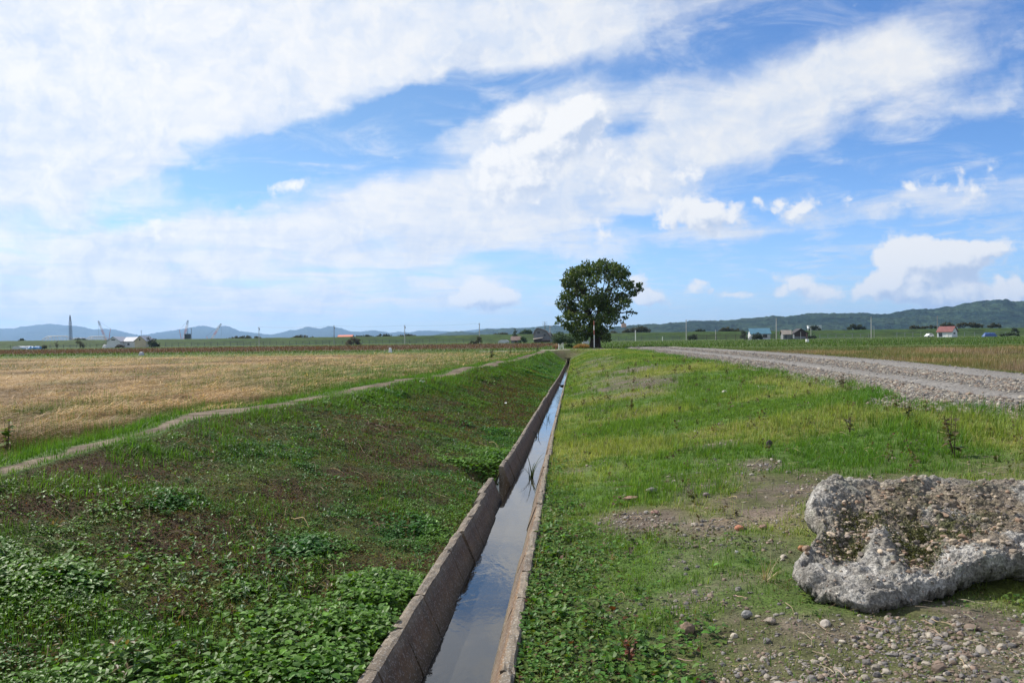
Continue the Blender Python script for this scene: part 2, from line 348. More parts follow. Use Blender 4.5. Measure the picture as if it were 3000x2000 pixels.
LEAFB = [patch(*p) for p in [(520, 1480, 200, 60, 1, -.35), (680, 1440, 120, 50, .9, -.35), (260, 1570, 160, 60, .9, -.38), (150, 1850, 330, 160, 1, -.5), (420, 1720, 160, 80, .9, -.45), (850, 1850, 330, 120, .95, -.55), (700, 1720, 90, 40, .9, -.48), (960, 1540, 110, 60, .7, -.48), (1120, 1690, 130, 70, .85, -.55), (850, 1330, 110, 40, .8, -.28), (1000, 1480, 70, 30, .8, -.45), (1300, 1330, 120, 60, .7, -.42), (1150, 1550, 120, 60, .6, -.52), (350, 1960, 200, 60, .9, -.52), (1330, 1130, 140, 24, .8, -.15), (1150, 1240, 90, 30, .7, -.25), (1480, 1240, 90, 50, .8, -.4)]]

def bank_masks(x, y):
    b = field_of(BROWNB, x, y); l = field_of(LEAFB, x, y)
    d = x * .55 + y * .8; e = x * .9 - y * .35
    n = fbm(x, y, 1.1, 4, 21); st = fbm(e, d, .7, 3, 22)
    dist = sstep(y, 9, 30)
    leaf = np.clip(l * 1.1 + (n - .52) * 1.9 + (st - .5) * 1.2 - b * .8 + .10 + .15 * dist, 0, 1)
    brown = np.clip(b * 1.15 + (.5 - n) * 1.4 - l * .5 + .15, 0, 1)
    return leaf, brown
def verge_masks(x, y):
    b = field_of(BARE, x, y); l = field_of(LEAFY, x, y)
    n = fbm(x, y, 1.4, 4, 31); n2 = fbm(x, y, .5, 3, 32)
    bare = np.clip(b * 1.25 + (n - .5) * 1.6 - .12, 0, 1)
    leaf = np.clip(l * 1.2 + (n2 - .55) * .8, 0, 1)
    grass = np.clip(1.15 - bare * 1.35 - leaf * .45 + (fbm(x, y, 3, 3, 33) - .5) * .7, 0, 1)
    f = 1 - slab_foot(x, y)
    return grass * f, bare, leaf * f

SOIL, REDM, OLIVE = np.array([.038, .029, .018]), np.array([.050, .028, .016]), np.array([.046, .060, .014])
DIRT, GRASSG, GRASSY = np.array([.145, .113, .080]), np.array([.055, .10, .016]), np.array([.125, .135, .028])
TAN, STRAWC = np.array([.235, .150, .068]), np.array([.36, .245, .12])
def colour(x, y):
    n1 = fbm(x, y, 2.2, 4, 41); n2 = fbm(x, y, .6, 4, 42); n3 = fbm(x, y, 7, 3, 43)
    xl, xr, wl, wr, rl, rr = XL(y), XR(y), WL(y), WR(y), RL(y), RR(y)
    # bank
    leaf, brown = bank_masks(x, y)
    c_bank = mixc(mixc(OLIVE * 1.15, REDM, sstep(.5 * n1 + .5 * fbm(x * .45, y * 1.5, 1, 4, 174) + brown * .45, .56, .95)), SOIL, sstep(n3, .45, .7) * .5)
    c_bank = mixc(c_bank, GRASSG * .75, np.clip(leaf * .5 + sstep(y, 10, 40) * .5, 0, .85))
    # path
    c_path = mixc(DIRT * 1.1, DIRT * np.array([.55, .52, .48]), sstep(fbm(x, y, 4, 4, 55), .35, .65))
    pg = path_grass(x, y)
    c_path = mixc(c_path, GRASSG * .9, pg * .9)
    orange = np.exp(-(((x + 3.4) / .35) ** 2 + ((y - 24.5) / 1.3) ** 2))
    c_path = mixc(c_path, np.array([.20, .06, .02]), orange * .9)
    # verge
    grass, bare, lf = verge_masks(x, y)
    c_bare = mixc(np.array([.085, .070, .050]), np.array([.135, .108, .084]), n2)
    pink = np.exp(-(((x - 1.55) / .8) ** 2 + ((y - 6.9) / .55) ** 2)) * .8
    c_bare = mixc(c_bare, np.array([.21, .155, .125]), pink)
    c_bare = mixc(c_bare, np.array([.060, .070, .020]), sstep(n1, .44, .66) * .8 * (1 - pink))
    c_gr = mixc(GRASSG * 1.4, GRASSY * 1.35, sstep(fbm(x, y, .45, 3, 45), .40, .62))
    c_v = mixc(c_gr * .8, c_bare, np.clip(bare * 1.1, 0, 1))
    c_v = mixc(c_v, SOIL * 1.3, np.clip(lf, 0, 1) * .7)
    # road
    rc = np.clip((x - rl) / (rr - rl), 0, 1)
    rut = np.exp(-((rc - .26) / .10) ** 2) + np.exp(-((rc - .78) / .11) ** 2)
    c_road = mixc(np.array([.125, .115, .103]), np.array([.185, .173, .158]), np.clip(rut + (n2 - .5) * .8, 0, 1))
    # field: long windrows of cut straw
    a = math.radians(11); across = x * math.cos(a) - y * math.sin(a); along = x * math.sin(a) + y * math.cos(a)
    row = fbm(across * 1.0, along * .10, 1.3, 4, 46); row2 = fbm(across, along * .2, .35, 3, 47)
    wr_ = windrow(x, y); c_f = mixc(TAN * .36, STRAWC * .8, sstep(wr_ + .15 * (row - .5), .25, .75))
    gr = sstep(fbm(x, y * .6, .5, 4, 48) * .55 + row2 * .45, .50, .66)
    nearpath = sstep(x, xl - 13.0 * sstep(y, 13, 32) - .9, xl - .3)
    gr = np.clip(np.maximum(gr * .55, nearpath * 1.1 * sstep(n2, .25, .6)), 0, 1)
    gr = np.maximum(gr, sstep(y, 70, 75) * .9)
    c_f = mixc(c_f, GRASSG * 1.25, gr)
    # meadow
    gm = fbm(x, y, .12, 4, 49)
    dryn = .8 * sstep(y + 6 * (gm - .5) * 4 - np.clip(x - 15, 0, 60) * .45, 78, 45) * sstep(gm, .28, .5)
    c_m = mixc(np.array([.085, .125, .030]), np.array([.24, .17, .095]), np.clip(dryn, 0, 1))
    c = np.where((x < xl - .55)[..., None], c_f, mixc(c_path, GRASSG * 1.1, np.clip(sstep(xl - x, .0, .25), 0, 1)))
    c = np.where((x > xr)[..., None], c_bank, c)
    c = np.where((x > wr)[..., None], c_v, c)
    c = np.where((x > rl)[..., None], c_road, c)
    c = np.where((x > rr)[..., None], c_m, c)
    # beyond the crossing track
    yb = y + (fbm(x, y, .05, 2, 50) - .5) * 10
    g2 = mixc(np.array([.042, .085, .012]), np.array([.08, .092, .022]), fbm(x, y, .08, 3, 51))
    brownf = mixc(np.array([.105, .066, .042]), np.array([.085, .062, .036]), fbm(x, y, .06, 3, 52))
    c_far = np.where(((yb > 104) & (yb < 235) & (x < -4 + (y - 92) * .03))[..., None], brownf, g2)
    pale = np.exp(-((y - 101) / 1.6) ** 2) * (x < -6) * sstep(fbm(x, y, .1, 3, 53), .35, .6)
    c_far = mixc(c_far, np.array([.27, .22, .16]), pale * .8)
    c = np.where((y > 82)[..., None] & ((x < rl) | (x > rr) | (y > 130))[..., None], c_far, c)
    endb = np.exp(-((y - 80.8) / 1.5) ** 2 - ((x + .1) / 1.6) ** 2)
    c = mixc(c, mixc(np.array([.085, .066, .042]), np.array([.06, .075, .025]), n1), np.clip(endb * 1.2, 0, 1))
    trk = ((y > 82.5) & (y < 87.5) & (x > -9) & (x < rr)) * 1.0
    c = mixc(c, np.array([.25, .22, .185]), trk * sstep(fbm(x, y, .4, 3, 54), .2, .45))
    return np.clip(c, 0, 1)

def geo(a, b, n, first):                    # n+1 stations from a to b, first step given, growing evenly
    lo, hi = 1.0, 3.0; Lr = abs(b - a)
    for _ in range(80):
        q = (lo + hi) / 2; s = first * n if abs(q - 1) < 1e-9 else first * (q ** n - 1) / (q - 1)
        if s < Lr: lo = q
        else: hi = q
    st = np.concatenate([[0], np.cumsum(first * q ** np.arange(n))]); st = st / st[-1] * Lr
    return a + np.sign(b - a) * st
ys = np.concatenate([[-30, -15, -8, -4, -2, 0, 1, 1.7], geo(2.2, YEND, 270, .045), geo(YEND + .4, 88, 14, .4), geo(89, 14000, 90, 1.2)])
NC = [90, 8, 12, 60, 5, 90, 80, 90]
def row_x(y):
    xl, xr, wl, wr, rl, rr = (float(f(y)) for f in (XL, XR, WL, WR, RL, RR))
    far = 40.0 if y < 60 else 40 + (y - 60)
    parts = [geo(xl - .55, -12000, NC[0], .045)[::-1], np.linspace(xl - .55, xl, NC[1] + 1), np.linspace(xl, xr, NC[2] + 1), np.linspace(xr, wl + .01, NC[3] + 1),
             np.linspace(wl + .01, wr - .01, NC[4] + 1), np.linspace(wr - .01, rl, NC[5] + 1), np.linspace(rl, rr, NC[6] + 1), geo(rr, 12000, NC[7], .06)]
    return np.concatenate([p if i == 0 else p[1:] for i, p in enumerate(parts)])
X = np.array([row_x(y) for y in ys]); Yg = np.repeat(ys[:, None], X.shape[1], 1)
Zg = height(X, Yg); Cg = colour(X, Yg)
nr, ncol = X.shape
VG = np.stack([X, Yg, Zg], -1).reshape(-1, 3); CG = Cg.reshape(-1, 3)
ids = np.arange(nr * ncol).reshape(nr, ncol)
QUAD = np.stack([ids[:-1, :-1], ids[:-1, 1:], ids[1:, 1:], ids[1:, :-1]], -1)   # (nr-1, ncol-1, 4)
cb = np.cumsum([0] + NC)
seg = np.zeros(ncol - 1, int)
for k in range(8): seg[cb[k]:cb[k + 1]] = k
ymid = (ys[1:] + ys[:-1]) / 2
SEG = np.repeat(seg[None], nr - 1, 0); YM = np.repeat(ymid[:, None], ncol - 1, 1)
gap = (SEG == 4) & (YM < YEND)
beyond = YM > 82.2
track = beyond & (YM < 88) & (SEG >= 1) & (SEG <= 5)
road = (SEG == 6) & (YM < 130)
reg = np.full(SEG.shape, 'meadow', dtype=object)
reg[(SEG == 0) & ~beyond] = 'stubble_field'
reg[((SEG == 1) | (SEG == 2)) & ~beyond] = 'dirt_path'
reg[(SEG == 3) & ~beyond] = 'ditch_bank'
reg[((SEG == 4) | (SEG == 5)) & ~beyond] = 'grass_verge'
reg[(YM > 88) & (SEG == 0) & (YM < 250)] = 'brown_field'
reg[track] = 'dirt_track'
reg[road] = 'gravel_road'
reg[gap] = ''
M_BANK = mat_ground('bank_soil', 70, .55, .9, mid=14)
M_VERGE = mat_ground('verge_soil', 80, .5, .9, mid=12)
M_ROAD = mat_ground('road_gravel', 45, .35, .8, mid=6, speck=(26, .72, 1.3))
M_FIELD = mat_ground('stubble_ground', 22, .6, 1.0, mid=4, dist=.05)
M_PATH = mat_ground('path_dirt', 50, .35, .7, mid=7, speck=(40, .8, 1.2))
M_FAR = mat_ground('meadow_ground', 1.2, .35, .8, mid=.25, dist=.2)
GM = {'stubble_field': M_FIELD, 'dirt_path': M_PATH, 'ditch_bank': M_BANK, 'grass_verge': M_VERGE, 'brown_field': M_FAR, 'dirt_track': M_PATH, 'gravel_road': M_ROAD, 'meadow': M_FAR}
for nm, mt in GM.items():
    q = QUAD[reg == nm]; used, inv = np.unique(q, return_inverse=True)
    o = npmesh(nm, VG[used], inv.reshape(-1, 4), mt, CG[used], smooth=True); tag(o, kind='structure')

def onscreen(x, y, z, m=800):
    px, py = proj(np.stack([x, y, z], -1)); return (px > -m) & (px < 3000 + m) & (py < 2000 + 700) & (y > .6)

# ------------------------------------------------------------------ the concrete flume
def mat_concrete():
    m = bpy.data.materials.new('weathered_concrete'); m.use_nodes = True
    T = NT(m.node_tree); b = m.node_tree.nodes['Principled BSDF']
    pos = T.n('ShaderNodeTexCoord').outputs['Object']
    a = T.n('ShaderNodeAttribute', attribute_name='col').outputs['Color']
    big = T.smooth(T.noise(pos, 2.2, 5, .65, .4), .35, .68)
    st = T.n('ShaderNodeMapping', {'Vector': pos, 'Scale': (1.5, 7.0, .8)}).outputs[0]
    streak = T.smooth(T.noise(st, 1.5, 5, .6), .4, .66)
    grain = T.smooth(T.noise(pos, 90, 3, .7), .3, .7, .72, 1.25)
    v = T.n('ShaderNodeTexVoronoi', {'Vector': pos, 'Scale': 120.0}); k = T.n('ShaderNodeSeparateColor', {0: v.outputs['Color']})
    agg = T.smooth(k.outputs[1], .78, .95)
    c = T.mix(big, a, (.085, .062, .045), 'MIX')
    c2 = T.mix(T.math('MULTIPLY', big, .6), a, (.085, .058, .040))
    c2 = T.mix(T.math('MULTIPLY', streak, .55), c2, (.062, .052, .036))
    c2 = T.mix(T.math('MULTIPLY', agg, .45), c2, (.38, .36, .33))
    c2 = T.n('ShaderNodeVectorMath', {0: c2, 3: grain}, operation='SCALE').outputs[0]
    T.nt.links.new(c2, b.inputs['Base Color']); b.inputs['Roughness'].default_value = .85
    bp = T.n('ShaderNodeBump', {'Height': T.noise(pos, 60, 5, .7), 'Strength': .7, 'Distance': .008})
    T.nt.links.new(bp.outputs[0], b.inputs['Normal'])
    return m
M_CONC = mat_concrete()
TH = .074
def wall_panel(parent, side, y0, y1, off, dz, lean):
    """one precast panel of the flume wall; side -1 = left wall, +1 = right wall"""
    n = 7; yv = np.linspace(y0 + .009, y1 - .009, n)
    prof = [(0, -1.05), (0, -.02), (.012, 0.0), (.03, .004), (.055, .002), (.074, -.003), (TH, -.018), (TH + .03, -.09), (TH + .065, -.17), (TH + .09, -.225), (TH + .11, -.28), (TH + .2, -.60)]
    V, C = [], []
    for j, y in enumerate(yv):
        edge = WL(y) if side < 0 else WR(y); fac = float(np.clip((WR(y) - WL(y)) / .75, .35, 1))
        for i, (t, h) in enumerate(prof):
            r1, r2 = RNG.normal(0, 1, 2)
            wob = .0025 * r1 if 1 <= i <= 6 else .001 * r1
            chip = -abs(.008 * r2) if (j in (0, n - 1) and 2 <= i <= 6) else .0022 * r2 * (1 if 1 <= i <= 7 else 0)
            x = edge + (t if side < 0 else -t) + off + lean * (h + .5) * (1 if side < 0 else -1) + wob
            t = t * fac
            x = edge + (t if side < 0 else -t) + off + lean * (h + .3) * (1 if side < 0 else -1) + wob
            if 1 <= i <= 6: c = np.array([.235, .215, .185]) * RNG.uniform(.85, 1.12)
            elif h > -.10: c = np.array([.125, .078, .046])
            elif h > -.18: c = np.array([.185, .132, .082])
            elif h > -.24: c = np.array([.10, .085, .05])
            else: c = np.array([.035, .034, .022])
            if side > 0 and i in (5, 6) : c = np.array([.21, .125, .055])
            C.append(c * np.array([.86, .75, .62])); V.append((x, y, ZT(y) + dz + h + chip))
    V = np.array(V); k = len(prof); F = []
    for j in range(n - 1):
        for i in range(k):
            a, b_ = j * k + i, j * k + (i + 1) % k
            F.append((a, a + k, b_ + k, b_) if side < 0 else (a, b_, b_ + k, a + k))
    F = np.array(F); caps = [tuple(range(k - 1, -1, -1)), tuple(range((n - 1) * k, n * k))]
    if side > 0: caps = [c[::-1] for c in caps]
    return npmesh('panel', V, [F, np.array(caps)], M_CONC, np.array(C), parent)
def flume(name, label, side, y0, y1, first=.62, endoff=0.0):
    t = tag(empty(name, (0, 0, 0)), label, 'channel wall', None)
    y = y0; i = 0
    while y < y1 - .2:
        st = first if y < 13 else 1.3
        e = min(y + st, y1); i += 1
        k = (i // 2)
        r = random.Random(k * 7 + (11 if side > 0 else 3)).uniform
        wall_panel(t, side, y, e, r(-.010, .010) + endoff * sstep((y + e) / 2, y1 - 1.9, y1 - .2), r(-.012, .012) - .5 * abs(endoff) * sstep((y + e) / 2, y1 - .9, y1), r(-.016, .016)); y = e
    return t
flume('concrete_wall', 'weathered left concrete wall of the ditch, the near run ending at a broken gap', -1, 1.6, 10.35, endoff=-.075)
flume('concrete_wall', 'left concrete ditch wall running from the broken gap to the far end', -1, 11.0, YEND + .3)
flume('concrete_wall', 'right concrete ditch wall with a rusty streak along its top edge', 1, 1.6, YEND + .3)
# culvert mouth under the track
cm = tag(empty('culvert_headwall', (0, YEND - .05, 0)), 'dark culvert mouth in the earth end of the ditch below the crossing track', 'culvert')
bmh = []
M_DARKC = mat_simple('old_concrete', (.12, .105, .085), .9, .5, 6, .5)
def box(lo, hi):
    lo, hi = np.array(lo, float), np.array(hi, float)
    V = np.array([[lo[0] if i & 1 == 0 else hi[0], lo[1] if i & 2 == 0 else hi[1], lo[2] if i & 4 == 0 else hi[2]] for i in range(8)])
    F = np.array([[0, 2, 3, 1], [4, 5, 7, 6], [0, 1, 5, 4], [2, 6, 7, 3], [0, 4, 6, 2], [1, 3, 7, 5]])
    return V, F
class MB:
    """collects boxes, bars and polygons into one mesh"""
    def __init__(s): s.V, s.F, s.n = [], [], 0
    def add(s, V, F):
        V = np.asarray(V, float)
        for f in F: s.F.append(tuple(int(i) + s.n for i in f))
        s.V.append(V); s.n += len(V); return s
    def box(s, lo, hi): return s.add(*box(lo, hi))
    def bar(s, p, q, r0, r1=None, k=6):
        p, q = np.array(p, float), np.array(q, float); r1 = r0 if r1 is None else r1
        d = q - p; d /= np.linalg.norm(d); a = np.cross(d, [0, 0, 1.]) if abs(d[2]) < .9 else np.cross(d, [1., 0, 0])
        a /= np.linalg.norm(a); b = np.cross(d, a); V = []
        for c, r in ((p, r0), (q, r1)):
            for i in range(k): t = 2 * math.pi * i / k; V.append(c + r * (math.cos(t) * a + math.sin(t) * b))
        F = [(i, (i + 1) % k, k + (i + 1) % k, k + i) for i in range(k)] + [tuple(range(k))[::-1], tuple(range(k, 2 * k))]
        return s.add(V, F)
    def build(s, name, mat, parent=None, smooth=False):
        me = bpy.data.meshes.new(name); me.from_pydata(np.concatenate(s.V).tolist(), [], s.F); me.materials.append(mat)
        bm = bmesh.new(); bm.from_mesh(me); bmesh.ops.recalc_face_normals(bm, faces=bm.faces); bm.to_mesh(me); bm.free()
        if smooth: me.polygons.foreach_set('use_smooth', [True] * len(me.polygons))
        o = bpy.data.objects.new(name, me); COL.objects.link(o)
        if parent: o.parent = parent
        return o
zt = float(ZT(YEND))
M_EARTH = mat_simple('bare_earth', (.10, .075, .048), .95, .5, 5, .8, col2=(.06, .065, .025))
MB().box((-.42, -.15, zt - .9), (-.2, .25, zt + .22)).box((.2, -.15, zt - .9), (.42, .25, zt + .22)).box((-.2, -.14, zt - .12), (.2, .24, zt + .21)).build('headwall', M_EARTH, cm)
MB().box((-.195, .10, zt - .9), (.195, .2, zt - .125)).build('opening_shade', mat_simple('culvert_painted_shade', (.008, .008, .007), .9, .2), cm)  # near-black box: its colour paints the shade inside the culvert mouth

# water
def mat_water():
    m = bpy.data.materials.new('ditch_water'); m.use_nodes = True
    T = NT(m.node_tree); b = m.node_tree.nodes['Principled BSDF']
    pos = T.n('ShaderNodeTexCoord').outputs['Object']
    mp = T.n('ShaderNodeMapping', {'Vector': pos, 'Scale': (1.0, .45, 1.0)}).outputs[0]
    h = T.math('MULTIPLY_ADD', T.noise(mp, 26, 3, .5, .6), .35, T.noise(mp, 5.0, 3, .5, .8))
    rip = T.smooth(T.noise(pos, .55, 2, .5), .42, .66, .03, .16)
    bp = T.n('ShaderNodeBump', {'Height': h, 'Strength': rip, 'Distance': .03})
    T.nt.links.new(bp.outputs[0], b.inputs['Normal'])
    sc_ = T.smooth(T.noise(pos, 3.0, 5, .65), .5, .72)
    T.nt.links.new(T.mix(sc_, (.020, .019, .015), (.045, .038, .026)), b.inputs['Base Color'])
    b.inputs['Roughness'].default_value = .03; b.inputs['IOR'].default_value = 1.5; b.inputs['Specular IOR Level'].default_value = .75
    return m
yw = np.concatenate([np.linspace(1.6, 16, 60), np.linspace(16.5, YEND + 1, 90)])
wv_ = np.array([[WL(y) + .15 * (WR(y) - WL(y)) / .75, y, ZW(y)] for y in yw] + [[WR(y) - .15 * (WR(y) - WL(y)) / .75, y, ZW(y)] for y in yw]); nw = len(yw)
tag(npmesh('water', wv_, np.array([(i, i + nw, i + nw + 1, i + 1) for i in range(nw - 1)]), mat_water(), smooth=True), kind='structure')
# silt lying under the water keeps the flume closed below
tag(npmesh('ditch_bed', wv_ + np.array([0, 0, -.10]), np.array([(i, i + nw, i + nw + 1, i + 1) for i in range(nw - 1)]), mat_simple('silt', (.05, .042, .03), .9)), kind='structure')

# ------------------------------------------------------------------ ground cover
M_BLADE = mat_leaf('grass_blade', .55, .42, .25)
M_WEED = mat_leaf('weed_leaf', .5, .34, .28)
M_MOSS = mat_leaf('moss_leaf', .8, .25, .08)
M_STRAW = mat_leaf('dry_straw', .6, .25, .25)
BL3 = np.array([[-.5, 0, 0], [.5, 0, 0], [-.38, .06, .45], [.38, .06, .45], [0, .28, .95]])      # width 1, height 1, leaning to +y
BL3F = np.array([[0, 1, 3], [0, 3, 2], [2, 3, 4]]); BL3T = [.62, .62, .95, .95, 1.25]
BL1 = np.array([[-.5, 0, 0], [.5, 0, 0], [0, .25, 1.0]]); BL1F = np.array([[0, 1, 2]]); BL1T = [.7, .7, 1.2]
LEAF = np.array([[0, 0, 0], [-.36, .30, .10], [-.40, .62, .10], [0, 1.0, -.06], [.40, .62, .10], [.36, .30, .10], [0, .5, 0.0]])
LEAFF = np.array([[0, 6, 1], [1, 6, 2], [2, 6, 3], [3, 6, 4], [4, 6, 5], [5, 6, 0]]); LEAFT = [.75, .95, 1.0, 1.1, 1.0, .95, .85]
SL = np.array([[0, 0, 0], [-.42, .5, .08], [0, 1, 0], [.42, .5, .08]]); SLF = np.array([[0, 3, 1], [1, 3, 2]])

def samp(n, y0, y1, k=1.5):                 # distances drawn denser close by
    u = RNG.random(n); p = 1 - k
    return (y0 ** p + u * (y1 ** p - y0 ** p)) ** (1 / p)
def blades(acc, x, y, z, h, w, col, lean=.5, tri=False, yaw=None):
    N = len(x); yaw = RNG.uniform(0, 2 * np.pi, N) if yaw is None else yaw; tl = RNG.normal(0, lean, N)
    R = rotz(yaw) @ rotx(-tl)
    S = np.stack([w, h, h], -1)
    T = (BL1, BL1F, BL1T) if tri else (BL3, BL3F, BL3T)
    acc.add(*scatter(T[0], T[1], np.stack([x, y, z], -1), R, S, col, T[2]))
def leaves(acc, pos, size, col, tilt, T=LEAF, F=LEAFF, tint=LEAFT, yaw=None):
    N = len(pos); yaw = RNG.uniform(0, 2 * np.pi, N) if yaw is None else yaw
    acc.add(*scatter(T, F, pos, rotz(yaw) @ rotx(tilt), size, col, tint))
def jit(c, n, s=.2, h=.12):
    return np.asarray(c) * np.exp(RNG.normal(0, s, (n, 1))) * np.exp(RNG.normal(0, h, (n, 3)))

# --- right verge: grass
A = Acc()
for n, y0, y1, tri, ws in ((300000, 2.8, 16, False, 1.0), (190000, 14, 84, True, 1.0)):
    nt_ = n // 12; ty = samp(nt_, y0, y1, 1.35); tx = lerp(WR(ty) - .01, RL(ty) + .25, RNG.random(nt_)); thg = RNG.lognormal(0, .38, nt_); ttn = RNG.normal(0, 1, nt_)
    tx, ty, thg, ttn = (np.repeat(v, 12) for v in (tx, ty, thg, ttn)); n = len(tx); ta = RNG.uniform(0, 2 * np.pi, n); tr = RNG.uniform(0, 1, n) ** .7 * .055 * np.maximum(ty / 7, .8) ** .7
    x = np.clip(tx + tr * np.cos(ta), WR(ty) - .02, None); y = ty + tr * np.sin(ta); z = height(x, y)
    k = onscreen(x, y, z); x, y, z, thg, ttn, ta, tr = (v[k] for v in (x, y, z, thg, ttn, ta, tr))
    g, b, l = verge_masks(x, y)
    near = sstep(y, 8.5, 4.5) * .55
    k = RNG.random(len(x)) < np.clip(g * 1.05 - near * (1 - .7 * sstep(fbm(x, y, 1.7, 3, 60), .5, .6)), .035, 1); x, y, z, b, thg, ttn, ta, tr = (v[k] for v in (x, y, z, b, thg, ttn, ta, tr))
    tall = sstep(fbm(x, y, .8, 3, 61), .42, .65); N = len(x)
    edge = np.exp(-((x - RL(y)) / .5) ** 2)
    bright = np.exp(-(((x - 2.9) / 1.6) ** 2 + ((y - 9.5) / 2.4) ** 2))
    h = (.032 + .036 * tall + .012 * edge + .022 * bright) * RNG.uniform(.6, 1.5, N) * thg * (1 + .12 * np.log(np.maximum(y / 6, 1)))
    w = .0042 * np.maximum(y / 6, .8) ** .62 * RNG.uniform(.7, 1.5, N)
    yel = sstep(fbm(x, y, .45, 3, 45) + .15 * (fbm(x, y, 2.5, 2, 62) - .5), .38, .62)
    c = mixc(np.array([.095, .192, .024]), np.array([.205, .255, .055]), np.clip(yel + .22 * ttn, 0, 1)) * np.exp(RNG.normal(0, .18, (N, 1)) + .16 * ttn[:, None])
    c = mixc(c, np.array([.055, .160, .012]), np.clip(edge * .8 + bright * .6, 0, .85))
    dry = (RNG.random(N) < .04 + .08 * b) * 1.0
    h = h * (1 - .55 * dry) * lerp(.62, 1.0, sstep(y, 4, 9))
    c = mixc(c, np.array([.30, .24, .12]), dry)
    blades(A, x, y, z - .004, h, w, c, .45, tri, ta - np.pi / 2 + RNG.normal(0, .6, N))
# seed heads of fine grasses: pale thin stems above the sward
n = 24000; y = samp(n, 6, 40, 1.3); x = lerp(WR(y), RL(y), RNG.random(n)); z = height(x, y)
k = onscreen(x, y, z) & (RNG.random(n) < verge_masks(x, y)[0] * sstep(fbm(x, y, .45, 3, 45), .4, .6)); x, y, z = x[k], y[k], z[k]; N = len(x)
blades(A, x, y, z, RNG.uniform(.09, .19, N), .003 * np.maximum(y / 6, 1) ** .6, jit((.33, .33, .15), N), .5, True)
o = A.build('verge_grass', M_BLADE); tag(o, 'short yellow green grass covering the verge between ditch and gravel road', 'grass', kind='stuff')

# --- right verge: low broad-leaved weeds
A = Acc()
n = 9000; y = samp(n, 2.7, 12, 1.2); x = lerp(WR(y) + .015, RL(y), RNG.random(n) ** 1.6); z = height(x, y)
g, b, l = verge_masks(x, y)
strip = np.exp(-((x - WR(y) - .1) / .18) ** 2) * .7
k = onscreen(x, y, z) & (RNG.random(n) < np.clip(l * 1.25 + strip - b * .35 + .04 + .22 * sstep(y, 8, 5) * sstep(fbm(x, y, 2.4, 3, 63), .48, .6), 0, 1)); x, y = x[k], y[k]; N = len(x); m = 6
ps = np.repeat(RNG.uniform(.75, 1.25, N) * (.8 + .5 * fbm(x, y, 2, 2, 64)), m)
px_, py_ = np.repeat(x, m), np.repeat(y, m); a = RNG.uniform(0, 2 * np.pi, N * m); r = RNG.uniform(.006, .045, N * m)
lx, ly = px_ + r * np.cos(a), py_ + r * np.sin(a); ok = lx > WR(ly) - .03; lx, ly, a, ps = lx[ok], ly[ok], a[ok], ps[ok]
lz = height(np.maximum(lx, WR(ly) + .01), ly) + RNG.uniform(.008, .05, len(lx)); Nn = len(lx)
c = jit((.070, .155, .020), Nn, .28, .10); c = mixc(c, np.array([.125, .170, .030]), (RNG.random(Nn) < .25) * .8)
c = mixc(c, np.array([.11, .03, .02]), (RNG.random(Nn) < .035) * .9)
leaves(A, np.stack([lx, ly, lz], -1), ps * RNG.uniform(.018, .040, Nn), c, RNG.normal(.1, .38, Nn), yaw=a - np.pi / 2)
n = 120000; y = samp(n, 2.7, 11, 1.2); x = lerp(WR(y) + .01, RL(y), RNG.random(n) ** 1.3); z = height(x, y)
g, b, l = verge_masks(x, y)
k = onscreen(x, y, z) & (RNG.random(n) < np.clip(.60 + l * .6 - b * .50, .10, 1) * sstep(y, 11, 7)); x, y, z = x[k], y[k], z[k]; N = len(x)
moss = sstep(fbm(x, y, 2.6, 3, 65), .45, .6)
c = mixc(np.array([.055, .105, .018]), np.array([.085, .080, .028]), moss) * np.exp(RNG.normal(0, .3, (N, 1)))
c = mixc(c, np.array([.09, .045, .028]), (RNG.random(N) < .10) * 1.0)
leaves(A, np.stack([x, y, z + RNG.uniform(0, .018, N)], -1), RNG.uniform(.007, .017, N), c, RNG.normal(.2, .5, N), SL, SLF, None)
n = 900; y = samp(n, 6, 45, 1.3); x = lerp(WR(y) + .1, RL(y) + .1, RNG.random(n)); k = RNG.random(n) < .25 + .75 * sstep(fbm(x, y, .9, 3, 66), .5, .62); x, y = x[k], y[k]; m = 14; N = len(x)
hh = np.repeat(RNG.uniform(.05, .20, N), m); X_, Y_ = np.repeat(x, m), np.repeat(y, m); t = RNG.random(N * m); a = RNG.uniform(0, 6.28, N * m)
X_ = X_ + np.cos(a) * hh * .35 * RNG.random(N * m); Y_ = Y_ + np.sin(a) * hh * .35 * RNG.random(N * m); z = height(X_, Y_) + hh * t
c = np.repeat(mixc(np.array([.060, .080, .022]), np.array([.12, .085, .045]), RNG.random(N)), m, 0) * np.exp(RNG.normal(0, .2, (N * m, 1)))
leaves(A, np.stack([X_, Y_, z], -1), np.repeat(RNG.uniform(.018, .04, N), m) * np.maximum(Y_ / 10, 1) ** .5, c, RNG.normal(.2, .5, N * m), yaw=a)
o = A.build('verge_weeds', M_WEED); tag(o, 'low broad leaved weeds and moss creeping over the right side of the ditch', 'weeds', kind='stuff')

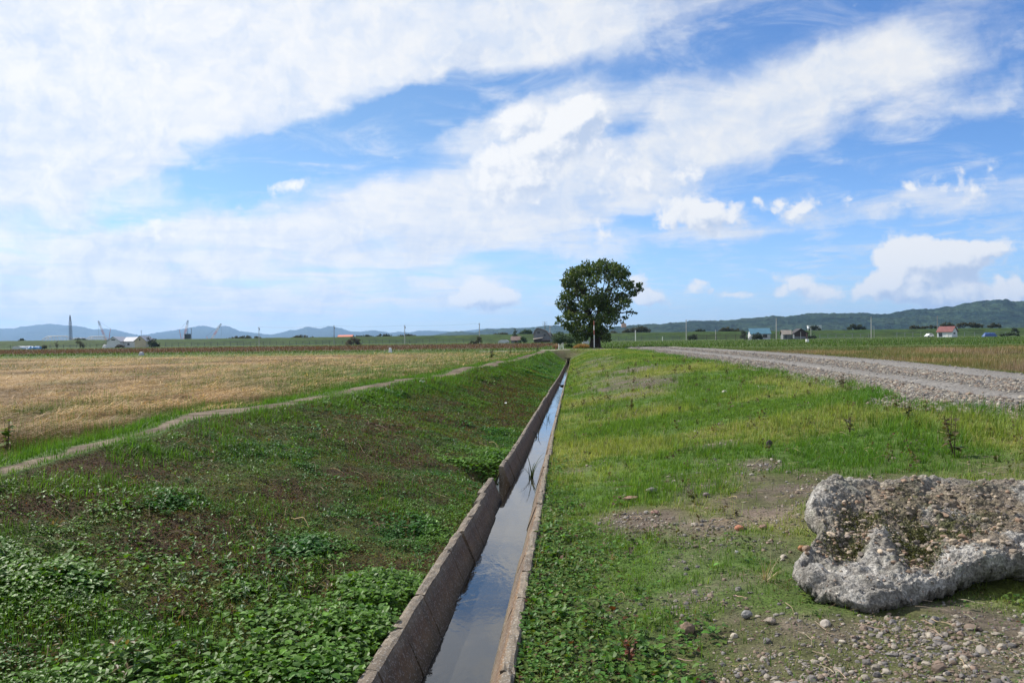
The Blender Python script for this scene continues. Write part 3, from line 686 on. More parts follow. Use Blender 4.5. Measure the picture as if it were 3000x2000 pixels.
# --- left bank: weeds, moss and reddish ground cover
A = Acc()
n = 56000; y = samp(n, 2.8, 70, 1.3); t = RNG.random(n); x = lerp(XR(y) + .1, WL(y) - .03, t); z = height(x, y)
leaf, brown = bank_masks(x, y)
k = onscreen(x, y, z) & (RNG.random(n) < np.clip(leaf * 1.5 * sstep(fbm(x, y, 3.2, 3, 170), .38, .60) + .08 + .35 * np.exp(-((x - WL(y) + .12) / .2) ** 2) * sstep(fbm(x, y, 1.5, 2, 70), .4, .6), 0, 1)); x, y, leaf = x[k], y[k], leaf[k]; N = len(x); m = 7
gsc = np.maximum(y / 7, 1) ** .55
big = sstep(fbm(x, y, .9, 3, 71) + (6 - np.minimum(y, 9)) * .04, .42, .66)
rr_ = np.repeat((.03 + .05 * big) * gsc, m); ps = np.repeat((.020 + .020 * big) * gsc * RNG.uniform(.8, 1.25, N), m)
hh = np.repeat((.03 + .09 * big * leaf), m)
a = RNG.uniform(0, 2 * np.pi, N * m); r = rr_ * RNG.uniform(.15, 1, N * m)
lx, ly = np.repeat(x, m) + r * np.cos(a), np.repeat(y, m) + r * np.sin(a); ok = lx < WL(ly) - .005
lx, ly, a, ps, hh = lx[ok], ly[ok], a[ok], ps[ok], hh[ok]
lz = height(lx, ly) + hh * RNG.uniform(.15, 1.1, len(lx)); Nn = len(lx)
tone = fbm(lx, ly, 1.2, 2, 72)
c = mixc(np.array([.036, .125, .014]), np.array([.088, .190, .016]), sstep(tone, .4, .62)) * np.exp(RNG.normal(0, .25, (Nn, 1)))
leaves(A, np.stack([lx, ly, lz], -1), ps * RNG.uniform(.6, 1.2, Nn), c, RNG.normal(-.05, .35, Nn), yaw=a - np.pi / 2)
n = 1500; y = samp(n, 2.9, 30, 1.3); x = lerp(XR(y) + .1, WL(y) - .05, RNG.random(n)); lf, br = bank_masks(x, y); k = RNG.random(n) < .25 + .75 * sstep(fbm(x, y, 1.1, 3, 172), .46, .6); x, y = x[k], y[k]; N = len(x); m = 12
hh = np.repeat(RNG.uniform(.04, .17, N), m); X_, Y_ = np.repeat(x, m), np.repeat(y, m); t = RNG.random(N * m); a = RNG.uniform(0, 6.28, N * m)
X_ = np.minimum(X_ + np.cos(a) * hh * .3 * RNG.random(N * m), WL(Y_) - .01); Y_ = Y_ + np.sin(a) * hh * .3 * RNG.random(N * m); z = height(X_, Y_) + hh * t
kind = np.repeat(RNG.random(N), m)[:, None]; c = np.where(kind < .45, np.array([.10, .19, .03]), np.where(kind < .8, np.array([.05, .11, .035]), np.array([.15, .11, .045]))) * np.exp(RNG.normal(0, .25, (N * m, 1)))
S = np.repeat(RNG.uniform(.016, .038, N), m)
A.add(*scatter(LEAF, LEAFF, np.stack([X_, Y_, z], -1), rotz(a) @ rotx(RNG.normal(.25, .45, N * m)), np.stack([S * .55, S * 1.3, S], -1), c, LEAFT))
n = 330000; y = samp(n, 2.8, 40, 1.5); t = RNG.random(n); x = lerp(XR(y) + .02, WL(y) - .01, t); z = height(x, y)
leaf, brown = bank_masks(x, y)
k = onscreen(x, y, z) & (RNG.random(n) < .9 - .35 * leaf); x, y, z, leaf, brown = (v[k] for v in (x, y, z, leaf, brown)); N = len(x)
m1 = sstep(fbm(x, y, 1.8, 4, 73), .42, .60); m2 = sstep(.5 * fbm(x, y, 1.2, 4, 74) + .5 * fbm(x * .45, y * 1.5, 1, 4, 174) + brown * .25, .50, .66)
c = mixc(np.array([.045, .090, .014]), np.array([.085, .092, .016]), m1)
c = mixc(c, np.array([.085, .042, .020]), m2 * (RNG.random(N) < .5)) * np.exp(RNG.normal(0, .38, (N, 1)))
B_ = Acc()
leaves(B_, np.stack([x, y, z + RNG.uniform(0, .022, N)], -1), RNG.uniform(.008, .018, N) * np.maximum(y / 7, 1) ** .75, c, RNG.normal(.25, .5, N), SL, SLF, None)
o = B_.build('bank_moss', M_MOSS); tag(o, 'reddish and olive moss carpeting the bare parts of the left ditch bank', 'moss', kind='stuff')
o = A.build('bank_weeds', M_WEED); tag(o, 'dark broad leaved weeds growing in clumps on the left ditch bank', 'weeds', kind='stuff')

# --- left bank and path edges: tufts of grass
A = Acc()
n = 170000; y = samp(n, 2.8, 78, 1.4); x = lerp(XL(y) - .75, WL(y) - .05, RNG.random(n)); z = height(x, y)
xl, xr = XL(y), XR(y); onp = (x > xl) & (x < xr)
pg = path_grass(x, y)
lf, br = bank_masks(x, y)
tuft = sstep(fbm(x, y, 1.5, 3, 75), .50, .62)
crest = np.exp(-((x - xr - .35) / .45) ** 2)
p = np.where(x < xl, .95 * sstep(fbm(x, y, 1.1, 2, 76), .25, .5), np.where(onp, np.minimum(pg * 1.2, 1), np.clip(crest * .8 * sstep(fbm(x, y, .9, 3, 77), .40, .56) + tuft * .7 + .08 + sstep(y, 10, 36) * .40 - br * .5, 0, 1)))
k = onscreen(x, y, z) & (RNG.random(n) < p); x, y, z, onp, crest = (v[k] for v in (x, y, z, onp, crest)); N = len(x)
lo = (x < XL(y)); h = np.where(lo, .10, np.where(onp, .055, .06 + .07 * crest)) * RNG.uniform(.5, 1.5, N) * (.7 + .6 * fbm(x, y, 1.3, 2, 78))
w = .0048 * np.maximum(y / 6, .9) ** .62 * RNG.uniform(.7, 1.4, N)
c = mixc(np.array([.055, .155, .012]), np.array([.100, .180, .022]), fbm(x, y, .8, 2, 79)) * np.exp(RNG.normal(0, .22, (N, 1)))
c = np.where(((x > XR(y)) & (crest < .5))[:, None], c * .9, c)
blades(A, x, y, z - .004, h, w, c, .5)
o = A.build('bank_grass', M_BLADE); tag(o, 'bright grass tufts along both edges of the dirt path and on the bank', 'grass', kind='stuff')

# --- dry stalks lying on the bank and verge
A = Acc()
def stalk(p, yaw, ln, curl, lift, r, col, segs=6):
    V, F = [], []; q = np.array(p, float); a = yaw
    for i in range(segs + 1):
        t = i / segs; s = np.array([-math.sin(a), math.cos(a), 0]) * r * (1 - .6 * t)
        V += [q - s, q + s, q + np.array([0, 0, r * 1.6])]
        q = q + np.array([math.cos(a), math.sin(a), 0]) * ln / segs; q[2] = float(height(q[0], q[1])) + .015 + lift * math.sin(math.pi * min(1, t * 1.1)); a += curl / segs * RNG.uniform(.3, 1.7)
    for i in range(segs):
        for j in range(3): F.append((i * 3 + j, i * 3 + (j + 1) % 3, i * 3 + 3 + (j + 1) % 3)); F.append((i * 3 + j, i * 3 + 3 + (j + 1) % 3, i * 3 + 3 + j))
    V = np.array(V); A.add(V, np.array(F), np.tile(col, (len(V), 1)))
cnt = 0
for _ in range(900):
    y = float(samp(1, 3.4, 14, 1.3)[0]); left = RNG.random() < .86
    x = float(lerp(XR(y) + .1, WL(y) - .1, RNG.random()) if left else lerp(WR(y) + .2, RL(y) - .4, RNG.random()))
    if left and RNG.random() > .35 + .9 * float(bank_masks(np.array([x]), np.array([y]))[1][0]): continue
    z = float(height(x, y))
    stalk((x, y, z + .01), RNG.uniform(0, 6.28), RNG.uniform(.08, .32), RNG.normal(0, .7), RNG.uniform(.0, .07), RNG.uniform(.0013, .0026) * max(1, y / 6) ** .4, jit((.31, .24, .14), 1, .25, .06)[0])
    cnt += 1
for _ in range(900):                         # short litter on the bare places
    y = float(samp(1, 3.3, 11, 1.2)[0]); x = float(lerp(WR(y) + .3, RL(y), RNG.random()))
    if float(verge_masks(np.array([x]), np.array([y]))[1][0]) < .35: continue
    stalk((x, y, float(height(x, y)) + .012), RNG.uniform(0, 6.28), RNG.uniform(.05, .18), RNG.normal(0, .8), .008, RNG.uniform(.0012, .0022), jit((.30, .24, .17), 1, .25, .06)[0], 3)
o = A.build('dry_stalks', M_STRAW); tag(o, 'pale dry straw stalks lying scattered over the ditch banks', 'straw', kind='stuff')

# --- stubble field: cut straw in windrows, stubble stumps, green regrowth
A = Acc()
def fx(n, y0, y1, k, wide):
    y = samp(n, y0, y1, k); r = RNG.random(n) ** 1.5
    return XL(y) - .55 - r * (wide + .62 * y), y
n = 300000; x, y = fx(n, 4.5, 73, 1.25, 4); z = height(x, y); k = onscreen(x, y, z); x, y, z = x[k], y[k], z[k]
a = math.radians(11); ac = x * math.cos(a) - y * math.sin(a); al = x * math.sin(a) + y * math.cos(a)
row = sstep(windrow(x, y), .15, .75)
np_ = sstep(x, XL(y) - 13.0 * sstep(y, 13, 32) - .9, XL(y) - .3)
keep = RNG.random(len(x)) < (.03 + .97 * row ** 1.4) * (1 - .78 * np_); x, y, z, row = x[keep], y[keep], z[keep], row[keep]; N = len(x)
yaw = RNG.normal(math.radians(8), .75, N); pit = RNG.normal(.02, .13, N)
ln = RNG.uniform(.12, .36, N) * np.maximum(y / 14, 1) ** .4; wd = .0055 * np.maximum(y / 9, 1) ** .8
ST = np.array([[0, -.5, 0], [0, .5, 0], [.5, .4, .06], [.5, -.4, .06], [1, 0, 0]]); STF = np.array([[0, 1, 2], [0, 2, 3], [3, 2, 4]])
c = jit((.355, .245, .120), N, .18, .05); c = mixc(c, np.array([.17, .10, .045]), (RNG.random(N) < .3 + .25 * (1 - row)) * 1.0); c = mixc(c, np.array([.44, .32, .18]), (RNG.random(N) < .10) * 1.0)
c = c * (.62 + .55 * row)[:, None]; c = c * lerp(.62, 1.38, sstep(fbm(x, y, 1.3, 4, 310) * .6 + fbm(x, y, .45, 3, 311) * .4, .34, .62))[:, None]  # straw darker off the rows; patchy dark tones paint shadow into the colour
ry = np.zeros((N, 3, 3)); cp_, sp_ = np.cos(-pit), np.sin(-pit); ry[:, 0, 0] = cp_; ry[:, 0, 2] = sp_; ry[:, 1, 1] = 1; ry[:, 2, 0] = -sp_; ry[:, 2, 2] = cp_
A.add(*scatter(ST, STF, np.stack([x, y, z + RNG.uniform(0, .13, N) * row ** 1.5 + .01], -1), rotz(yaw) @ ry, np.stack([ln, wd, ln], -1), c))
n = 42000; x, y = fx(n, 4.5, 73, 1.2, 4); ac = x * math.cos(a) - y * math.sin(a); al = x * math.sin(a) + y * math.cos(a)
ac = np.round(ac / .30) * .30 + RNG.normal(0, .018, n); al = np.round(al / .16) * .16 + RNG.normal(0, .02, n)
x = ac * math.cos(a) + al * math.sin(a); y = -ac * math.sin(a) + al * math.cos(a); k = (x < XL(y) - .6) & (y > 4); x, y = x[k], y[k]; z = height(x, y); N = len(x)
blades(A, x, y, z, RNG.uniform(.025, .07, N), .006 * np.maximum(y / 9, 1) ** .7, jit((.22, .15, .07), N, .25, .08), .3, True)
o = A.build('cut_straw', M_STRAW); tag(o, 'golden cut straw and stubble lying in rows on the harvested field', 'straw', kind='stuff')
A = Acc()
n = 110000; x, y = fx(n, 4.5, 82, 1.2, 3); z = height(x, y); k = onscreen(x, y, z); x, y, z = x[k], y[k], z[k]
ac = x * math.cos(a) - y * math.sin(a); al = x * math.sin(a) + y * math.cos(a)
np_ = sstep(x, XL(y) - 13.0 * sstep(y, 13, 32) - .9, XL(y) - .3)
g = sstep(fbm(x, y * .6, .5, 4, 48) * .55 + fbm(ac, al * .2, .35, 3, 47) * .45 + .12 * (.5 - windrow(x, y)), .48, .62)
cl = sstep(fbm(x, y, 1.6, 2, 80), .48, .58)
k = RNG.random(len(x)) < np.clip(g * .8 * cl + .05 * cl + np_ * .95 * np.maximum(cl, .35) + sstep(y, 70, 76), 0, 1); x, y, z = x[k], y[k], z[k]; N = len(x)
blades(A, x, y, z, RNG.uniform(.08, .24, N), .0055 * np.maximum(y / 8, 1) ** .7, jit((.075, .130, .022), N, .25, .1), .35, True)
o = A.build('field_regrowth', M_BLADE); tag(o, 'green shoots growing back between the straw rows of the field', 'grass', kind='stuff')

# --- meadow of tall dry grass beyond the road, grass round the tree, brown crop
A = Acc()
n = 230000; y = samp(n, 13, 84, 1.15); x = RR(y) - .15 + RNG.random(n) ** 1.25 * (6 + .55 * y); z = height(x, y); k = onscreen(x, y, z); x, y, z = x[k], y[k], z[k]; N = len(x)
gm = fbm(x, y, .12, 4, 49); m2 = fbm(x, y, .35, 3, 81)
dryn = np.clip(sstep(y + 24 * (gm - .5) - np.clip(x - 15, 0, 60) * .45, 74, 45) * sstep(gm, .28, .5) + .2 * (m2 - .5), 0, 1)
ed = sstep(x - RR(y), 0, 1.5); tall = dryn * ed
h = (.07 + .21 * tall * (.3 + 1.4 * m2)) * RNG.uniform(.6, 1.35, N); w = .013 * np.maximum(y / 18, .9) ** .8 * RNG.uniform(.6, 1.4, N)
c = mixc(np.array([.075, .125, .024]), np.array([.29, .205, .115]), np.clip(dryn - .75 * sstep(fbm(x, y, .3, 3, 185), .50, .60) + RNG.normal(0, .22, N), 0, 1))
c = mixc(c, np.array([.10, .12, .03]), sstep(fbm(x, y, .6, 3, 183), .5, .62) * .7)
c = mixc(c, np.array([.26, .18, .14]), sstep(fbm(x, y, .22, 3, 82), .5, .65) * dryn * .8) * np.exp(RNG.normal(0, .18, (N, 1)))
c = mixc(c, np.array([.10, .14, .03]), (1 - ed) * .6)
blades(A, x, y, z, h, w, c, .35, True)
o = A.build('dry_meadow_grass', M_STRAW); tag(o, 'tall dry pinkish tan grass filling the strip beyond the gravel road', 'grass', kind='stuff')
A = Acc()
n = 60000; y = samp(n, 88.5, 300, 1.6); x = RNG.uniform(-.75, .62, n) * y; z = height(x, y)
br_ = (y > 104) & (y < 235) & (x < -4 + (y - 92) * .03); N = n
h = np.where(br_, .30, .22) * RNG.uniform(.5, 1.4, N) * (.6 + .8 * fbm(x, y, .15, 3, 83)); w = .05 * (y / 90) ** 1.0 * RNG.uniform(.6, 1.5, N)
c = np.where(br_[:, None], jit((.105, .062, .042), N, .25, .08), jit((.060, .115, .018), N, .28, .12))
blades(A, x, y, z, h, w, c, .3, True)
o = A.build('far_crop', M_BLADE); tag(o, 'reddish brown crop and green weeds on the far fields', 'crop', kind='stuff')

# --- gravel: loose stones of the road and pebbles on the verge
def stone_template(seed, sub=1, flat=.62):
    bm = bmesh.new(); bmesh.ops.create_icosphere(bm, subdivisions=sub, radius=1.0)
    r = np.random.default_rng(seed); V = np.array([v.co[:] for v in bm.verts]); F = np.array([[v.index for v in f.verts] for f in bm.faces]); bm.free()
    for _ in range(4):
        d = r.normal(0, 1, 3); d /= np.linalg.norm(d); s = V @ d; V = V - np.outer(np.maximum(s - r.uniform(.45, .75), 0) * .8, d)
    return V * np.array([1, r.uniform(.62, .85), flat * r.uniform(.8, 1.15)]) * (1 + .06 * r.normal(0, 1, (len(V), 1))), F
PAL = np.array([[.30, .28, .255], [.22, .21, .205], [.36, .33, .28], [.26, .205, .165], [.17, .165, .165], [.42, .385, .33], [.29, .22, .175]])
def stones(acc, x, y, z, s, seed, sub, pal=PAL, gain=1.0):
    for q in range(5):
        k = (np.arange(len(x)) % 5) == q; N = k.sum()
        if not N: continue
        T, F = stone_template(seed + q, sub)
        c = pal[RNG.integers(0, len(pal), N)] * np.exp(RNG.normal(0, .16, (N, 1))) * gain
        acc.add(*scatter(T, F, np.stack([x[k], y[k], z[k] + s[k] * .12], -1), rotz(RNG.uniform(0, 6.28, N)) @ rotx(RNG.normal(0, .25, N)), s[k], c))
M_STONE = mat_leaf('stone', .8, 0.0, .3)
A = Acc()
n = 150000; y = samp(n, 8, 80, 1.5); rc = RNG.random(n) * 1.06 - .05; x = lerp(RL(y), RR(y), rc)
rut = np.exp(-((rc - .27) / .10) ** 2) + np.exp(-((rc - .80) / .12) ** 2)
dens = np.clip(np.exp(-((rc - .07) / .13) ** 2) * 2.2 + np.exp(-((rc - .52) / .11) ** 2) * 1.1 + .2 - rut * .5, .012, 1) * (.5 + fbm(x, y, .5, 3, 90))
z = height(x, y); k = onscreen(x, y, z) & (RNG.random(n) < dens); x, y, z = x[k], y[k], z[k]
s = RNG.lognormal(math.log(.0185), .42, len(x)) * np.maximum(y / 18, .9) ** .3
stones(A, x, y, z, s, 100, 1, PAL * np.array([1.0, .98, .93]), .70)
o = A.build('road_stones', M_STONE); tag(o, 'loose grey stones strewn along the edges and middle of the gravel road', 'gravel', kind='stuff')
A = Acc()
n = 190000; y = samp(n, 2.9, 13, 1.35); x = lerp(WR(y) + .25, RL(y), RNG.random(n)); z = height(x, y)
g, b, l = verge_masks(x, y); grav = sstep(fbm(x, y, 1.2, 3, 91), .38, .6)
cor = np.exp(-(((x - 1.15) / .8) ** 2 + ((y - 3.7) / .55) ** 2))
k = onscreen(x, y, z) & (RNG.random(n) < np.clip(b * (.12 + .75 * grav) - l * .25 + cor * .65, 0, 1) ** 1.4); x, y, z = x[k], y[k], z[k]
s = RNG.lognormal(math.log(.0062), .58, len(x)); bigk = s > .012
stones(A, x[bigk], y[bigk], z[bigk], np.clip(s[bigk], .004, .036), 120, 2, PAL * np.array([.66, .63, .60]))
stones(A, x[~bigk], y[~bigk], z[~bigk], np.clip(s[~bigk], .0035, .012), 125, 1, PAL * np.array([.60, .56, .52]))
n = 5000; y = samp(n, 9, 40, 1.2); x = lerp(WR(y) + .25, RL(y), RNG.random(n)); z = height(x, y)
k = onscreen(x, y, z) & (RNG.random(n) < verge_masks(x, y)[1] ** 1.5 * .8); x, y, z = x[k], y[k], z[k]
stones(A, x, y, z, RNG.lognormal(math.log(.02), .4, len(x)), 130, 1, PAL * .85)
o = A.build('verge_pebbles', M_STONE); tag(o, 'rounded grey and brown pebbles on the bare patches of the verge', 'pebbles', kind='stuff')

# ------------------------------------------------------------------ the broken slab of concrete
def rubble():
    root = tag(empty('concrete_slab', (0, 0, 0)), 'big broken slab of pebbly concrete lying tilted on the grass verge', 'rubble')
    kx = .257
    def onplane(px, py):
        d = ray(px, py); # the slab's plane: z = -.30 + kx (y - 4.7)
        t = (-.335 + kx * (0 - 4.7) - CZ) / (d[2] - kx * d[1]); return d * t + np.array([0, 0, CZ])
    out = [(2362, 1490), (2366, 1455), (2385, 1425), (2420, 1402), (2470, 1390), (2560, 1393), (2640, 1388), (2760, 1386), (2900, 1390), (3060, 1396), (3200, 1425), (3270, 1500), (3230, 1580), (3120, 1610), (3000, 1622), (2930, 1635), (2850, 1652), (2790, 1682), (2740, 1700), (2690, 1712),
           (2620, 1738), (2560, 1750), (2500, 1740), (2440, 1716), (2390, 1690), (2345, 1672), (2326, 1640), (2332, 1612), (2362, 1592), (2390, 1560), (2402, 1530), (2384, 1508)]
    P = np.array([onplane(*p) for p in out])
    n = 420; seg = np.linalg.norm(np.roll(P, -1, 0) - P, axis=1); s = np.concatenate([[0], np.cumsum(seg)]); u = np.linspace(0, s[-1], n, endpoint=False)
    PP = np.concatenate([P, P[:1]]); ring = np.stack([np.interp(u, s, PP[:, i]) for i in range(3)], -1)
    for _ in range(3): ring = (np.roll(ring, 1, 0) + 2 * ring + np.roll(ring, -1, 0)) / 4
    ctr = onplane(2680, 1560)
    nrm = np.array([0, -kx, 1.0]); nrm /= np.linalg.norm(nrm)
    NR = 110; ts = np.linspace(0, 1, NR + 1)[1:] ** .8
    V = [ctr[None]]
    for t in ts: V.append(ctr + (ring - ctr) * t)
    V = np.concatenate(V)
    edge = np.concatenate([[0], np.repeat(ts, n)])
    # height over the slab's plane: knob, rim, two hollows full of pebbles and moss
    px, py = proj(V)
    def blob(x, y, rx, ry): return np.exp(-(((px - x) / rx) ** 2 + ((py - y) / ry) ** 2))
    holl = np.clip(blob(2480, 1590, 85, 42) + blob(2540, 1510, 100, 40) + .9 * blob(2690, 1600, 75, 55) + .7 * blob(2760, 1540, 150, 45) + .35 * blob(2900, 1500, 140, 50), 0, 1.15)
    spine = blob(2575, 1590, 26, 85) + .6 * blob(2575, 1640, 60, 40)
    knob = blob(2425, 1450, 62, 50)
    f1 = fbm(V[:, 0], V[:, 1], 5, 5, 95); f2 = fbm(V[:, 0], V[:, 1], 16, 4, 96); f3 = fbm(V[:, 0], V[:, 1], 55, 3, 97)
    h = -.062 * np.clip(holl - .8 * spine, 0, 1.2) + .055 * knob + .004 * spine + .045 * (f1 - .5) + .034 * (f2 - .5) + .028 * (f3 - .5) - .028 * (1 - sstep(np.abs(fbm(V[:, 0], V[:, 1], 3.2, 3, 295) - .5), 0, .07)) + .045 * (np.floor(fbm(V[:, 0], V[:, 1], 4.5, 2, 296) * 7) / 7 - .5)
    h -= .045 * sstep(edge, .92, 1.0) ** 2
    V = V + nrm * h[:, None]
    moss = np.clip(sstep(holl - spine, .25, .8) * .9 + sstep(f1, .55, .72) * .3, 0, 1)
    conc = mixc(np.array([.235, .222, .204]), np.array([.325, .31, .287]), sstep(f2 + .25 * blob(2700, 1680, 200, 70), .4, .7))
    conc = mixc(conc, np.array([.15, .14, .125]), sstep(fbm(V[:, 0], V[:, 1], 9, 4, 98), .52, .66) * .7)
    dirt = mixc(np.array([.135, .115, .09]), np.array([.070, .072, .025]), sstep(f2, .42, .6))
    tan_ = mixc(np.array([.165, .132, .098]), np.array([.10, .085, .06]), sstep(f1, .4, .65))
    grit = np.clip(blob(2880, 1500, 460, 120) * 1.05 * sstep(fbm(V[:, 0], V[:, 1], 6, 4, 297), .36, .58) + .5 * blob(2620, 1440, 120, 40), 0, 1)
    conc = mixc(conc, tan_, grit)
    ontop = np.clip(moss + .25 * blob(2850, 1450, 330, 60), 0, 1)
    C = mixc(conc, dirt, ontop)
    F = []
    tri = np.array([(0, 1 + i, 1 + (i + 1) % n) for i in range(n)])
    q = []
    for r in range(NR - 1):
        b0 = 1 + r * n; i = np.arange(n); q.append(np.stack([b0 + i, b0 + n + i, b0 + n + (i + 1) % n, b0 + (i + 1) % n], -1))
    # broken sides and an undercut underside
    base = 1 + (NR - 1) * n; last = V[base:base + n].copy(); sides = []; sc_ = []
    for kstep, (dn, inn) in enumerate(((.02, -.004), (.045, .0), (.07, .02), (.10, .06), (.13, .13), (.17, .24))):
        rg = last * 1.0; rg = ctr + (rg - ctr) * (1 - inn); rg = rg - nrm * dn * (.9 + .5 * (fbm(last[:, 0], last[:, 1], 4, 3, 99)[:, None] - .5))
        rg += RNG.normal(0, .006, rg.shape); rg[:, 2] = np.maximum(rg[:, 2], height(rg[:, 0], rg[:, 1]) - .05)
        sides.append(rg); sc_.append(np.tile(np.array([.20, .185, .165]) * (1 - .0 * kstep), (n, 1)))
    nv = len(V)
    for r in range(len(sides)):
        a0 = base if r == 0 else nv + (r - 1) * n; b0 = nv + r * n; i = np.arange(n)
        q.append(np.stack([a0 + i, b0 + i, b0 + (i + 1) % n, a0 + (i + 1) % n], -1))
    V = np.concatenate([V] + sides + [sides[-1].mean(0, keepdims=True)]); C = np.concatenate([C] + sc_ + [np.array([[.1, .09, .08]])])
    b0 = nv + (len(sides) - 1) * n; i = np.arange(n); tri2 = np.stack([b0 + i, np.full(n, len(V) - 1), b0 + (i + 1) % n], -1)
    m = mat_ground('rubble_concrete', 95, .38, 1.0, mid=22, speck=(85, .70, 1.38), dist=.02)
    npmesh('slab_body', V, [tri, np.concatenate(q), tri2], m, C, root, smooth=True)
    # pebbles set in the concrete, and moss cushions in the hollows
    top = V[1:base]; hol = (holl - .7 * spine)[1:base]
    A = Acc(); w = np.clip(hol + .35 * grit[1:base], .05, 1) * edge[1:base] * (edge[1:base] < .93); w = w / w.sum()
    k = RNG.choice(len(top), 1500, p=w); p = top[k] + RNG.normal(0, .008, (1500, 3)) * np.array([1, 1, 0])
    s = np.clip(RNG.lognormal(math.log(.0095), .55, 1500), .004, .034)
    stones(A, p[:, 0], p[:, 1], p[:, 2], s, 140, 2, PAL * np.array([.80, .70, .60]))
    we = edge[1:base] * sstep(edge[1:base], .45, .9) + .1; we /= we.sum(); k = RNG.choice(len(top), 1300, p=we); p = top[k]
    stones(A, p[:, 0], p[:, 1], p[:, 2] - .002, np.clip(RNG.lognormal(math.log(.006), .4, 1300), .003, .014), 145, 1, PAL * .95)
    tag(A.build('embedded_pebbles', M_STONE, root), kind='stuff')
    A = Acc(); w = np.clip(hol - .25, 0, 1) * sstep(fbm(top[:, 0], top[:, 1], 9, 3, 100), .4, .6); w /= w.sum()
    k = RNG.choice(len(top), 5200, p=w); p = top[k] + np.stack([RNG.normal(0, .008, 5200), RNG.normal(0, .008, 5200), RNG.uniform(0, .02, 5200)], -1)
    leaves(A, p, RNG.uniform(.007, .016, 5200), mixc(np.array([.055, .062, .016]), np.array([.085, .085, .035]), RNG.random(5200)) * np.exp(RNG.normal(0, .3, (5200, 1))), RNG.normal(.5, .5, 5200), SL, SLF, None)
    tag(A.build('moss', M_WEED, root), kind='stuff')
rubble()

# ------------------------------------------------------------------ single stones one can point at
def stone(name, label, px, py, size, col, z=-.4, flat=.6, seed=0, sink=.25, rz=0.0, cat='stone'):
    p = G(px, py, z)
    for _ in range(4): p = G(px, py, float(height(p[0], p[1])) + .01)
    T, F = stone_template(500 + seed, 3, flat)
    T = T * (1 + .10 * (fbm(T[:, 0] + T[:, 2], T[:, 1], 2.2, 4, 200 + seed)[:, None] - .5))
    V = np.einsum('ij,nj->ni', _rz(rz), T) * size
    size = size * .74; V = V * .74
    o = npmesh(name, V + np.array([0, 0, size * flat * (1 - 2 * sink)]), F, mat_ground('stone_%d' % seed, 55, .3, .6, mid=14, rough=.8), np.tile(np.array(col, float), (len(V), 1)), smooth=True)
    o.location = p
    if 'water' in label: o.location.z = float(ZW(p[1])) - .01
    return tag(o, label, cat)
stone('stone', 'large smooth brown cobble among the weeds, nearest the bottom of the picture', 2012, 1852, .062, (.20, .145, .105), -.45, .75, 1, .18, .2)
stone('stone', 'grey slanting stone with a reddish neighbour on the bare grass above the mossy patch', 1908, 1442, .085, (.21, .195, .18), -.4, .5, 2, .2, .6)
stone('stone', 'flat reddish stone half buried beside the slanting grey stone', 1848, 1462, .105, (.27, .165, .13), -.4, .32, 3, .3, .1)
stone('stone', 'orange red broken stone on the mossy slope left of the concrete slab', 2168, 1550, .055, (.36, .16, .10), -.4, .6, 4)
stone('stone', 'small brown stone just right of the orange red one on the mossy slope', 2236, 1546, .042, (.24, .15, .12), -.4, .6, 5)
stone('stone', 'pinkish stone lying alone on the mossy bank near a small white pebble', 1920, 1504, .052, (.32, .20, .165), -.4, .6, 6)
stone('stone', 'small white pebble beside the pinkish stone on the mossy bank', 1893, 1502, .028, (.48, .44, .38), -.4, .7, 7)
stone('stone', 'rust coloured stone resting on the left lip of the concrete slab', 2350, 1612, .038, (.33, .17, .085), -.33, .7, 8, .1)
stone('stone', 'tiny chalk white pebble on the mossy slope below the orange red stone', 2158, 1617, .017, (.62, .60, .56), -.4, .7, 9)
stone('stone', 'grey egg shaped cobble in the moss below the dry grass tuft', 2188, 1805, .040, (.24, .235, .225), -.42, .7, 10)
stone('stone', 'pale brown cobble left of the gravel patch in the foreground', 2256, 1822, .040, (.25, .21, .17), -.42, .65, 11)
stone('stone', 'purple grey cobble in the group of stones above the mossy slope', 2068, 1452, .050, (.20, .165, .16), -.38, .6, 12)
stone('stone', 'dark pointed stone standing up in the grass by the bare pink patch', 2254, 1308, .050, (.065, .055, .05), -.3, 1.25, 13, .1)
stone('stone', 'pale stone lying in the grass halfway to the gravel road', 2123, 1150, .085, (.45, .42, .38), -.2, .6, 14)
stone('stone', 'dark wet stone breaking the surface of the water near the right wall', 1640, 1165, .07, (.07, .06, .055), -.9, .5, 15, .3)
# two stones in the stream
for (lb, px, py, s, c, sd_) in (('pale rounded rock damming the water far along the ditch', 1637, 1127, .17, (.36, .36, .37), 16), ('dark rock beside the pale one in the far water', 1647, 1131, .15, (.06, .058, .055), 17), ('dark flat rock in the farthest stretch of ditch water', 1660, 1070, .19, (.09, .085, .08), 18)):
    p = G(px, py, -1.); p = G(px, py, float(ZW(p[1])))
    T, F = stone_template(500 + sd_, 3, .75); o = npmesh('stone', T * s * np.array([.55, .9, .8]), F, mat_ground('wet_stone_%d' % sd_, 30, .3, .5, rough=.4), np.tile(np.array(c), (len(T), 1)), smooth=True)
    o.location = (p[0], p[1], float(ZW(p[1])) + s * .12); tag(o, lb, 'stone')

